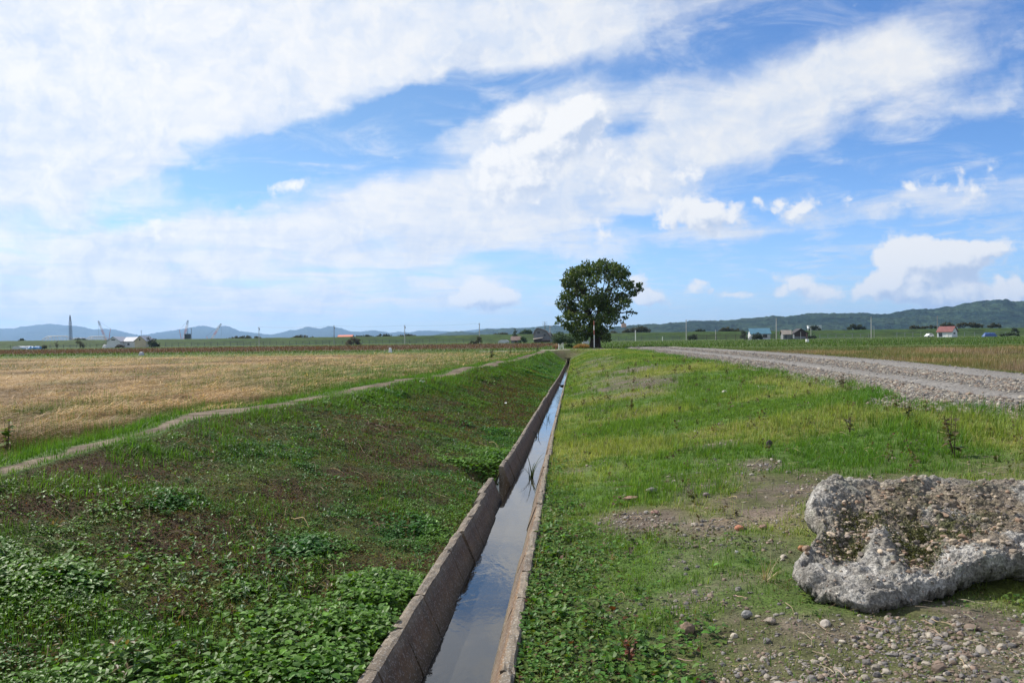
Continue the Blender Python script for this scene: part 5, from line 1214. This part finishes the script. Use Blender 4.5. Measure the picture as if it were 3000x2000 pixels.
def gable(root, lo, hi, ze, zr, wm, rm, axis='x', over=.35, th=.14):
    """gabled block from lo to hi (x, y), eaves ze, ridge zr, ridge along axis: makes a wall part and a roof part"""
    (x0, y0), (x1, y1) = lo, hi; m = MB()
    if axis == 'x':
        ym = (y0 + y1) / 2; V = [(x0, y0, -.2), (x1, y0, -.2), (x1, y1, -.2), (x0, y1, -.2), (x0, y0, ze), (x1, y0, ze), (x1, y1, ze), (x0, y1, ze), (x0, ym, zr), (x1, ym, zr)]
        F = [(0, 1, 5, 4), (2, 3, 7, 6), (1, 2, 6, 9, 5), (3, 0, 4, 8, 7), (4, 5, 9, 8), (6, 7, 8, 9), (0, 3, 2, 1)]
        sl_ = (zr - ze) / (ym - y0); e = over * sl_
        R = [((x0 - over, y0 - over, ze - e), (x1 + over, y0 - over, ze - e), (x1 + over, ym, zr), (x0 - over, ym, zr)), ((x1 + over, y1 + over, ze - e), (x0 - over, y1 + over, ze - e), (x0 - over, ym, zr), (x1 + over, ym, zr))]
    else:
        xm = (x0 + x1) / 2; V = [(x0, y0, -.2), (x1, y0, -.2), (x1, y1, -.2), (x0, y1, -.2), (x0, y0, ze), (x1, y0, ze), (x1, y1, ze), (x0, y1, ze), (xm, y0, zr), (xm, y1, zr)]
        F = [(0, 1, 5, 8, 4), (2, 3, 7, 9, 6), (1, 2, 6, 5), (3, 0, 4, 7), (4, 8, 9, 7), (8, 5, 6, 9), (0, 3, 2, 1)]
        sl_ = (zr - ze) / (xm - x0); e = over * sl_
        R = [((x0 - over, y1 + over, ze - e), (x0 - over, y0 - over, ze - e), (xm, y0 - over, zr), (xm, y1 + over, zr)), ((x1 + over, y0 - over, ze - e), (x1 + over, y1 + over, ze - e), (xm, y1 + over, zr), (xm, y0 - over, zr))]
    m.add(V, F).build('wall', wm, root)
    r = MB()
    for q in R:
        q = np.array(q, float) + np.array([0, 0, .03]); r.add(np.concatenate([q, q + np.array([0, 0, th])]), [(0, 1, 2, 3)[::-1], (4, 5, 6, 7), (0, 1, 5, 4), (1, 2, 6, 5), (2, 3, 7, 6), (3, 0, 4, 7)])
    return r.build('roof', rm, root)
def window(root, lo, hi, name='window', m=None): return MB().box(lo, hi).build(name, m or M_WIN, root)
def house(name, label, px, Y, rz=0.0):
    b = D(px, 1000, Y); return tag(empty(name, (b[0], Y, float(height(b[0], Y))), rz), label, 'house')
# white and cream farmhouse, left
h = house('farmhouse', 'low white and cream farmhouse with grey roofs at the edge of the brown field', 378, 352)
gable(h, (-8.4, -2.6), (-2.6, 6), 2.7, 4.55, M_WHITEW, M_GREYR, 'y'); gable(h, (-2.58, .4), (3.3, 6), 2.6, 4.3, M_WHITEW, M_GREYR, 'x', .3); gable(h, (3.32, -1.6), (8.2, 6), 2.8, 4.75, M_CREAM, M_GREYR, 'y')
window(h, (-6.3, -2.64, 3.1), (-4.7, -2.58, 3.6)); window(h, (-.9, .34, .9), (0, .42, 1.9)); window(h, (5.3, -1.64, 2.9), (5.8, -1.58, 3.7)); window(h, (2.3, .34, .1), (3.1, .41, 2.1), 'door', M_TRIM)
MB().bar((4.4, 2, 4.2), (4.4, 2, 7.4), .06, .05, 6).box((4.0, 1.97, 6.8), (4.9, 2.03, 6.9)).box((4.2, 1.97, 6.2), (4.7, 2.03, 6.3)).build('antenna', M_POST, h)
# blue roofed house
h = house('blue_roofed_house', 'small pale house with a bright blue metal roof behind the board fence', 2224, 336)
rf = gable(h, (-3.7, -2.6), (3.7, 2.6), 2.25, 4.2, M_WHITEW, M_BLUER, 'x'); window(h, (-2.6, -2.64, .8), (-1.0, -2.58, 1.8)); window(h, (.9, -2.64, .7), (2.5, -2.58, 1.9)); window(h, (-.5, -2.64, 0), (.4, -2.57, 1.9), 'door', M_GREYW)
# brown shop: tan roofed block and dark gabled front
h = house('brown_shop', 'dark brown gabled building with a tan roofed wing and a white sign', 2330, 318)
gable(h, (-1.0, -2.2), (3.9, 3.8), 2.1, 3.7, M_BROWNWALL, mat_simple('dark_roof', (.035, .03, .03), .7, .2), 'y', .45); MB().box((-1.03, -2.26, 0), (3.93, -2.21, .95)).build('base_wall', M_GREYW, h)
gable(h, (-4.6, -1.2), (-1.5, 2.6), 1.9, 3.2, M_GREYW, M_TANR, 'x', .45); window(h, (-4.0, -1.26, .3), (-3.2, -1.19, 1.6)); window(h, (-1.45, -2.4, .2), (-.95, -2.3, 1.7), 'sign', M_TRIM)
MB().bar((1.35, -2.3, 0), (1.35, -2.3, 2.6), .07, .07, 6).build('downpipe', M_TRIM, h); window(h, (-1.9, -2.5, .0), (-1.75, -2.35, 3.6), 'flag_post', mat_simple('dark_green', (.02, .09, .06), .6)); MB().box((3.2, -2.5, 0), (3.6, -2.3, 2.2)).build('side_post', mat_simple('reddish_wood', (.22, .13, .11), .8), h)
# red roofed house
h = house('red_roofed_house', 'white house with a dull red roof by the road on the right', 2776, 330, -.80)
gable(h, (-2.7, -2.4), (2.6, 2.4), 2.1, 3.9, M_WHITEW, M_REDR, 'x', .35)
window(h, (2.56, -1.0, 1.1), (2.64, .6, 1.8)); window(h, (-2.2, -2.44, .2), (-.9, -2.38, 1.6)); window(h, (.6, -2.46, 0), (1.2, -2.38, 1.8), 'door', M_TRIM)
# barn with a gambrel roof and lean-to
h = house('barn', 'tall weathered grey barn with a curved gambrel gable and a low front roof', 1588, 300)
prof = [(-2.9, 0), (-3.0, 2.8), (-2.5, 4.1), (-1.55, 5.0), (-.3, 4.75), (1.6, 3.9), (2.5, 2.7), (2.95, 1.9), (2.95, 0)]
m = MB(); n = len(prof); m.add([(x, 0, z) for x, z in prof] + [(x, 9, z) for x, z in prof], [tuple(range(n)), tuple(range(2 * n - 1, n - 1, -1))] + [(i, n + i, n + (i + 1) % n, (i + 1) % n) for i in range(n)]); m.build('wall', M_GREYW, h)
m = MB()
for (a, b) in zip(prof[1:-2], prof[2:-1]):
    q = np.array([(a[0], -.4, a[1]), (b[0], -.4, b[1]), (b[0], 9.3, b[1]), (a[0], 9.3, a[1])], float); nn = np.array([-(b[1] - a[1]), 0, b[0] - a[0]]); nn /= np.linalg.norm(nn)
    m.add(np.concatenate([q + nn * .01, q + nn * .22]), [(0, 3, 2, 1), (4, 5, 6, 7), (0, 1, 5, 4), (1, 2, 6, 5), (2, 3, 7, 6), (3, 0, 4, 7)])
m.build('roof', M_RUSTR, h)
m = MB(); m.add([(-3.1, -2.6, 1.0), (.4, -2.6, 1.55), (.4, -.05, 1.9), (-3.1, -.05, 1.3), (-3.1, -2.6, 1.16), (.4, -2.6, 1.71), (.4, -.05, 2.06), (-3.1, -.05, 1.46)], [(0, 3, 2, 1), (4, 5, 6, 7), (0, 1, 5, 4), (1, 2, 6, 5), (2, 3, 7, 6), (3, 0, 4, 7)]).build('lean_to_roof', M_TANR, h)
MB().box((.1, -2.5, 0), (2.9, -.06, .75)).build('front_shed', M_BROWNWALL, h); MB().box((-.1, -2.8, .78), (3.1, -.05, .95)).build('shed_roof', M_RUSTR, h); MB().box((-2.6, -2.3, 0), (-.2, -.1, 1.0)).build('lean_to_wall', M_BROWNWALL, h)
window(h, (-1.7, -.06, 3.2), (-.7, .02, 3.9)); window(h, (.6, -.06, 2.3), (1.3, .02, 2.9))
# red gable peeping out behind the barn
h = house('outbuilding', 'red roofed outbuilding peeping out behind the right side of the barn', 1612, 318); gable(h, (-1.6, 0), (1.6, 4), 1.9, 3.7, M_GREYW, M_REDR, 'y')
h = house('hut', 'small brown roofed hut in front of the conical tree', 1512, 292); gable(h, (-1.6, -1.2), (1.6, 1.2), .95, 2.1, M_GREYW, M_RUSTR, 'x', .2); MB().box((-.4, -1.27, -.1), (.3, -1.21, .85)).build('door', M_BROWNWALL, h)
# vinyl greenhouse tunnels
def tunnel(label, x0, x1, ytop, Y, mat):
    a, b = D(x0, 1000, Y), D(x1, 1000, Y); w = (b[0] - a[0]) / 2; hh = D((x0 + x1) / 2, ytop, Y)[2] - .0; root = tag(empty('greenhouse', ((a[0] + b[0]) / 2, Y, 0)), label, 'greenhouse')
    m = MB(); k = 12; P = [(math.cos(math.pi * i / k) * w, math.sin(math.pi * i / k) ** .7 * hh) for i in range(k + 1)]
    m.add([(x, 0, z) for x, z in P] + [(x, 8, z) for x, z in P], [tuple(range(k + 1)), tuple(range(2 * k + 1, k, -1))] + [(i, i + 1, k + 2 + i, k + 1 + i) for i in range(k)]); m.build('cover', mat, root)
    rb = MB()
    for y in (0, 4, 8):
        for i in range(k): rb.bar((P[i][0], y, P[i][1] + .02), (P[i + 1][0], y, P[i + 1][1] + .02), .04, .04, 4)
    rb.build('hoops', M_RAIL, root)
M_VINYL = mat_simple('vinyl', (.55, .57, .58), .4, .15)
tunnel('low whitish vinyl tunnel left of the hut with the conical tree', 1459, 1488, 995, 285, M_VINYL)
tunnel('small pale tunnel cover on the far left beside the blue tarpaulin', 34, 62, 1014, 300, M_VINYL)
tunnel('pale cover seen between the lone tree trunk and the tan grass', 1708, 1727, 996, 170, M_VINYL)
def heap(name, label, x0, x1, ytop, Y, mat, seed, cat):
    a, b = D(x0, 1000, Y)[0], D(x1, 1000, Y)[0]; r = np.random.default_rng(seed); top = max(D((x0 + x1) / 2, ytop, Y)[2], .2); nx, ny = 16, 6; V, F = [], []
    for j in range(ny):
        for i in range(nx): u, v = i / (nx - 1), j / (ny - 1); e = min(1, 6 * min(u, 1 - u)) * math.sin(math.pi * v) ** .6; V.append((a + u * (b - a), Y + v * min(2.4, b - a), (top * (.85 + .25 * r.random()) + .1) * e - .1))
    for j in range(ny - 1):
        for i in range(nx - 1): k = j * nx + i; F.append((k, k + 1, k + nx + 1, k + nx))
    o = MB().add(V, F).build(name, mat); return tag(o, label, cat)
M_TARP = mat_simple('blue_tarp', (.045, .19, .42), .5, .2)
heap('tarpaulin', 'long blue tarpaulin over a heap at the far left edge of the brown field', 74, 121, 1014, 300, M_TARP, 1, 'tarpaulin'); heap('tarpaulin', 'dark blue tarpaulin cover beside the far road on the right', 2882, 2926, 974, 326, mat_simple('navy_tarp', (.04, .09, .25), .5, .2), 2, 'tarpaulin')
heap('sack', 'white sack lying at the far end of the straw field', 1137, 1147, 1018, 86, mat_simple('white_sack', (.75, .75, .76), .6, .15), 3, 'sack'); heap('sack', 'white and grey sack at the far field edge below the cream house gable', 404, 417, 1030, 86, mat_simple('grey_sack', (.5, .5, .54), .6, .4), 4, 'sack'); heap('parked_load', 'white covered load parked left of the farmhouse', 298, 310, 1009, 330, M_TRIM, 5, 'load')
# orange roofed building beyond the dike, and the long white one on the hillside
h = house('far_hall', 'long low building with an orange roof just beyond the dike', 1012, 640); h.location.z = 2.2; gable(h, (-3.6, -3), (11 - 3.6, 3), 3.0, 4.2, M_GREYW, mat_simple('orange_roof', (.62, .20, .12), .6, .1), 'x', .3); h.location.x -= 1.5
h = house('hillside_building', 'long white flat roofed building on the slope of the right hill', 2388, 1500); h.location.z = 17; MB().box((-11, 0, -6), (11, 8, 1.6)).build('wall', M_WHITEW, h); MB().box((-11.4, -.4, 1.62), (11.4, 8.4, 2.3)).build('roof', M_TRIM, h); MB().box((-10.5, -.15, -.6), (10.5, -.03, .5)).build('window_band', M_GREYW, h)
# car
ca = D(2722, 990, 334); car = tag(empty('parked_car', (ca[0], 334, float(height(ca[0], 334)) + .02), .5), 'small white car parked by the road left of the red roofed house', 'car')
m = MB(); cp = [(-1.7, .35), (-1.72, .75), (-1.1, .86), (-.55, 1.38), (.85, 1.42), (1.5, .92), (1.72, .85), (1.72, .35)]; n = len(cp)
m.add([(x, -.74, z) for x, z in cp] + [(x, .74, z) for x, z in cp], [tuple(range(n)), tuple(range(2 * n - 1, n - 1, -1))] + [(i, n + i, n + (i + 1) % n, (i + 1) % n) for i in range(n)]).build('body', mat_simple('white_paint', (.78, .79, .8), .3, .03), car)
for sy in (-.755, .755): MB().add([(-.95, sy, .88), (-.5, sy, 1.3), (.8, sy, 1.33), (1.2, sy, .9)], [(0, 1, 2, 3)]).build('side_window', M_WIN, car)
for x in (-1.1, 1.1):
    for sy in (-.78, .62): MB().bar((x, sy, .3), (x, sy + .16, .3), .3, .3, 12).build('wheel', M_POST, car)
# ------------------------------------------------------------------ small posts
M_PW = mat_simple('white_post', (.78, .78, .76), .6, .08)
def post(name, label, px, ytop, Y, r, mat, cap=True, cat='post', grp=None, lean=0.0):
    b = D(px, 1000, Y); z0 = float(height(b[0], Y)); h_ = D(px, ytop, Y)[2] - z0; root = tag(empty(name, (b[0], Y, z0)), label, cat, grp)
    MB().bar((0, 0, -.1), (lean, 0, h_), r, r * .92, 8).build('shaft', mat, root)
    if cap: MB().bar((lean, 0, h_ + .002), (lean, 0, h_ + .05), r * 1.1, r * .7, 8).build('cap', M_RAIL, root)
    return root
post('guard_post', 'thickest white guard post left of the others at the culvert', 1637, 1007, 88.6, .045, M_PW); post('guard_post', 'thin white guard post second from the left at the culvert', 1641, 1009, 90, .03, M_PW); post('guard_post', 'white guard post third from the left at the culvert', 1646, 1006, 91, .035, M_PW); post('guard_post', 'white guard post on the right of the culvert group', 1650, 1004, 89.2, .04, M_PW, lean=-.03)
post('marker_post', 'white concrete marker post in the meadow left of the brown shop door', 2365, 993, 150, .30, M_PW, False); post('marker_post', 'short white roadside post on the far road right of the lone tree', 1941, 986, 300, .12, M_PW)
post('sign_post', 'tall white roadside sign post right of the lone tree', 1862, 967, 340, .16, M_PW); post('sign_post', 'thin pale post on the far road between pole and blue house', 2097, 966, 340, .12, M_POLE); post('sign_post', 'thin pale post behind the brown shop on the dike side', 2376, 960, 372, .12, M_POLE)
post('red_stake', 'dark reddish stake leaning at the end of the brown field', 1625, 1013, 86, .06, mat_simple('red_wood', (.17, .05, .03), .8), False, lean=.25)
# red and white surveying pole in front of the tree
b = D(1741, 1020, 88.2); z0 = float(height(b[0], 88.2)); rp = tag(empty('striped_pole', (b[0], 88.2, z0)), 'thin red and white pole standing in front of the lone tree trunk', 'pole'); htop = D(1741, 939, 88.2)[2] - z0
for i in range(6): MB().bar((0, 0, -.1 if i == 0 else htop * i / 6 + .002), (0, 0, htop * (i + 1) / 6), .042, .042, 8).build('band', mat_simple('red_band', (.45, .16, .12), .6) if i in (3, 5) else M_PW, rp)
bl = tag(MB().box((-.5, -.2, -.05), (.5, .2, .12)).build('low_block', M_DARKC), 'low concrete block on the grass below the lone tree', 'block'); bl.location = D(1752, 1023, 87.4); bl.location.z = float(height(bl.location.x, 87.4))
bl2 = D(1829, 955, 700); o = tag(MB().box((-2.2, 0, -1), (1.6, 3, 1.7)).add([(-2.2, 0, 1.72), (1.6, 0, 1.72), (1.6, 3, 1.72), (-2.2, 3, 1.72), (-.3, 0, 2.8), (-.3, 3, 2.8)], [(0, 1, 4), (3, 5, 2), (0, 4, 5, 3), (1, 2, 5, 4)]).build('far_hut', mat_simple('pinkish', (.62, .40, .32), .7)), 'tiny pinkish hut against the wooded hill above the grove', 'hut'); o.location = bl2

# ------------------------------------------------------------------ cranes, lattice mast and truss bridge beyond the dike
M_CRED = mat_simple('crane_red', (.62, .17, .08), .6, .2); M_CW = mat_simple('crane_white', (.62, .55, .52), .6, .2); M_CDK = mat_simple('crane_dark', (.045, .055, .06), .7, .2)
def lattice(m, p, q, w0, w1, r, k):
    p, q = np.array(p, float), np.array(q, float); d = q - p; d /= np.linalg.norm(d); a = np.cross(d, [0, 1., 0]); a /= np.linalg.norm(a); b = np.cross(d, a)
    c = lambda t, i: p + (q - p) * t + (a * (1 if i in (0, 3) else -1) + b * (1 if i < 2 else -1)) * (w0 + (w1 - w0) * t) / 2
    for i in range(4): m.bar(c(0, i), c(1, i), r, r, 4)
    for s in range(k):
        for i in range(4): m.bar(c(s / k, i), c((s + 1) / k, (i + 1) % 4), r * .7, r * .7, 4)
def crane(label, bx, by_top, tip, Y, jib=None):
    b = D(bx, 1000, Y); root = tag(empty('crawler_crane', (b[0], Y, 0)), label, 'crane'); P = lambda px, py: D(px, py, Y) - np.array([b[0], Y, 0])
    zb = D(bx, by_top, Y)[2]
    m = MB(); m.box((-2.8, -1.6, 1.3), (1.9, 1.6, 1.3 + 2.3)); m.box((-2.8, -1.4, 3.62), (-1.4, 1.4, 4.4)); m.build('body', M_CRED, root)
    MB().box((.4, -1.72, 1.6), (1.8, -1.61, 3.4)).build('cabin_window', M_CDK, root)
    for sy in (-1.7, 1.0): MB().box((-3, sy, 0), (3, sy + .7, 1.2)).build('crawler_track', M_CDK, root)
    T = P(*tip); foot = np.array([1.0 if T[0] > 0 else -1.0, 0, 2.6]); n = 5
    for i in range(n):
        mm = MB(); lattice(mm, foot + (T - foot) * i / n, foot + (T - foot) * (i + 1) / n, 1.0 if i else .7, 1.0 if i < n - 1 else .6, .07, 3); mm.build('boom', (M_CDK if i == n - 1 else (M_CRED, M_CW)[i % 2]), root)
    mast = np.array([-1.6 if T[0] > 0 else 1.6, 0, zb]); MB().bar((0, 0, 3.4), mast, .22, .15, 5).build('gantry', M_CRED, root)
    m = MB(); m.bar(mast, T, .05, .05, 4); m.bar(T, T - np.array([0, 0, T[2] * .6]), .05, .05, 4); m.build('cable', M_CDK, root); return root
crane('red crawler crane with its white boom pointing left above the farmhouse roof', 318, 963, (288, 940), 620); crane('red crane with a boom leaning right beside the dark cabin tower', 532, 966, (551, 938), 620); crane('crane whose striped boom leans right in front of the blue double hill', 611, 985, (648, 948), 640)
b = D(208, 1000, 560); ms = tag(empty('lattice_mast', (b[0], 560, 0)), 'tall dark steel lattice mast rising on the far left', 'mast'); zt_ = D(206, 923, 560)[2]
m = MB(); lattice(m, (0, 0, 0), (-.35, 0, zt_ * .78), 1.5, 1.15, .13, 10); m.build('shaft', M_CDK, ms); m = MB(); lattice(m, (-.35, 0, zt_ * .78), (-.45, 0, zt_), 1.1, .25, .12, 4); m.build('tip', M_CDK, ms)
b = D(550, 1000, 600); tw = tag(empty('cabin_tower', (b[0], 600, 0)), 'dark square cabin tower with a thin antenna between the cranes', 'tower'); zt_ = D(550, 979, 600)[2]
MB().box((-1.7, -1.5, 0), (1.7, 1.5, zt_)).build('cabin', M_CDK, tw); MB().bar((-.2, 0, zt_), (-.2, 0, D(550, 960, 600)[2]), .16, .1, 5).build('antenna', M_CDK, tw); MB().box((-1.9, -1.7, zt_ + .01), (1.9, 1.7, zt_ + .25)).build('roof', M_CDK, tw)
br = tag(empty('truss_bridge', (0, 0, 0)), 'faint pale steel truss bridge with curved spans on the far left', 'bridge'); M_BRG = mat_simple('bridge_paint', (.52, .53, .53), .6, .1)
def span(x0, x1, yt, yb, Y):
    a, b = D(x0, 1000, Y), D(x1, 1000, Y); zt, zb = D((x0 + x1) / 2, yt, Y)[2], D((x0 + x1) / 2, yb, Y)[2]; m = MB(); n = 9
    for dy_ in (0, 5):
        P = [np.array([a[0] + (b[0] - a[0]) * i / n, Y + dy_, zb + (zt - zb) * min(1, 1.55 * math.sin(math.pi * min(max(i / n, .03), .97)) ** .7)]) for i in range(n + 1)]
        for i in range(n): m.bar(P[i], P[i + 1], .28, .28, 4)
        for i in range(n + 1): m.bar((P[i][0], P[i][1], zb), P[i], .2, .2, 4)
        for i in range(n): m.bar((P[i][0], P[i][1], zb), P[i + 1], .12, .12, 4)
    m.box((a[0], Y - .5, zb - .8), (b[0], Y + 5.5, zb)); m.build('span', M_BRG, br)
span(124, 206, 984, 998, 760); span(208, 250, 990, 998, 760); span(252, 312, 985, 998, 760)

# ------------------------------------------------------------------ hills
def mat_hill(name, bump=1.0):
    m = bpy.data.materials.new(name); m.use_nodes = True
    T = NT(m.node_tree); b = m.node_tree.nodes['Principled BSDF']
    a = T.n('ShaderNodeAttribute', attribute_name='col').outputs['Color']; pos = T.n('ShaderNodeTexCoord').outputs['Object']
    n1 = T.smooth(T.noise(pos, .05, 5, .7), .34, .66, .35, 1.75)
    c = T.n('ShaderNodeVectorMath', {0: a, 3: n1}, operation='SCALE').outputs[0]
    T.nt.links.new(c, b.inputs['Base Color']); b.inputs['Roughness'].default_value = .95; b.inputs['Specular IOR Level'].default_value = .05
    bp = T.n('ShaderNodeBump', {'Height': T.noise(pos, .07, 3, .6), 'Strength': bump, 'Distance': 14.0}); T.nt.links.new(bp.outputs[0], b.inputs['Normal'])
    return m
def hills(name, ridge, Y0, Yr, Y1, rough, seed, cols, cell=4):
    """wooded ridge: (photo x, photo y of the skyline) stood at distance Yr, its slopes running out to Y0 in front and Y1 behind"""
    ra = np.array(ridge, float); pxs = np.arange(ra[0, 0], ra[-1, 0] + 1, cell)
    yr = np.interp(pxs, ra[:, 0], ra[:, 1]); d = np.array([ray(p, q) for p, q in zip(pxs, yr)])
    xr_ = d[:, 0] / d[:, 1]; zr_ = d[:, 2] / d[:, 1] * Yr + CZ
    t = np.concatenate([np.linspace(0, 1, 46), 1 + np.linspace(.04, 1, 14)]); Yv = np.where(t <= 1, Y0 + (Yr - Y0) * t, Yr + (Y1 - Yr) * (t - 1))
    Xx = xr_[None, :] * Yv[:, None]; Yy = np.repeat(Yv[:, None], len(pxs), 1)
    sp = fbm(Xx, Yy, 1 / 420, 4, seed) - .5; pr = np.where(t <= 1, np.clip(t, 0, 1) ** 1.15, np.clip(2 - t, 0, 1) ** 1.2)[:, None]
    Zz = zr_[None, :] * np.clip(pr + .75 * sp * pr * (1 - pr) * 2, 0, 1.0) + rough * (.7 * fbm(Xx, Yy, 1 / (rough * 3.0), 3, seed + 1) + .6 * fbm(Xx, Yy, 1 / (rough * 1.1), 2, seed + 5) - .65) * sstep(pr, 0, .2) - 3 * (pr < .02)
    C = mixc(np.array(cols[0]), np.array(cols[1]), sstep(fbm(Xx, Yy, 1 / 90, 4, seed + 2), .35, .65))
    n, m_ = Xx.shape; i = np.arange(n * m_).reshape(n, m_); F = np.stack([i[:-1, :-1], i[:-1, 1:], i[1:, 1:], i[1:, :-1]], -1).reshape(-1, 4)
    o = npmesh(name, np.stack([Xx, Yy, Zz], -1).reshape(-1, 3), F, mat_hill(name + '_woods'), C.reshape(-1, 3), smooth=True); return tag(o, kind='structure')
hills('far_hills', [(-700, 965), (-300, 955), (0, 962), (40, 962), (60, 957), (110, 951), (150, 948), (185, 952), (250, 958), (270, 965), (310, 963), (340, 966), (380, 976), (410, 982), (450, 976), (500, 969), (550, 960), (590, 953.5), (615, 956), (632, 962), (650, 955), (672, 956), (700, 969), (740, 974), (790, 980), (820, 975), (850, 967), (870, 966), (900, 957), (920, 960), (938, 963), (950, 959), (965, 954.5), (1000, 962), (1030, 971), (1060, 971), (1095, 967), (1125, 971), (1140, 975), (1170, 971), (1195, 974), (1225, 969), (1260, 968), (1300, 970), (1340, 972), (1420, 962), (1500, 961), (1600, 958), (1750, 962), (1900, 968)], 9300, 12300, 14600, 20, 120, [(.020, .036, .022), (.030, .048, .026)])
hills('middle_hills', [(1225, 1000), (1260, 984), (1300, 976), (1335, 970), (1365, 971), (1395, 973), (1420, 963), (1455, 965), (1490, 960), (1530, 963), (1560, 959), (1585, 955), (1605, 953.5), (1630, 952.5), (1660, 956), (1700, 958), (1740, 962), (1790, 964), (1850, 966), (1950, 970)], 3600, 4600, 6000, 13, 130, [(.020, .038, .022), (.034, .055, .026)])
hills('wooded_hills', [(1720, 985), (1770, 968), (1800, 959), (1830, 957), (1870, 950.5), (1895, 952), (1930, 949), (1960, 944), (2000, 942), (2045, 938), (2080, 938), (2105, 939), (2150, 936), (2200, 931), (2260, 925), (2300, 926), (2345, 920), (2420, 917), (2500, 918), (2540, 918), (2580, 920), (2630, 913), (2680, 907), (2740, 904), (2790, 898), (2830, 890), (2870, 881.5), (2920, 877), (2950, 876), (2975, 884), (3010, 884), (3100, 876), (3300, 866), (3600, 862)], 1900, 2700, 4200, 11, 140, [(.012, .026, .018), (.026, .044, .024)], 3)

# ------------------------------------------------------------------ air
HAZE = 6.4e-5
m = bpy.data.materials.new('haze_air'); m.use_nodes = True; nt = m.node_tree; nt.nodes.remove(nt.nodes['Principled BSDF'])
pv = nt.nodes.new('ShaderNodeVolumePrincipled'); pv.inputs['Color'].default_value = (.40, .64, 1.0, 1); pv.inputs['Density'].default_value = HAZE; pv.inputs['Anisotropy'].default_value = .2
nt.links.new(pv.outputs[0], nt.nodes['Material Output'].inputs['Volume']); m.cycles.homogeneous_volume = True if hasattr(m, 'cycles') and hasattr(m.cycles, 'homogeneous_volume') else True
hz = MB().box((-12500, -60, -25), (12500, 15600, 470)).build('haze', m); tag(hz, kind='stuff')
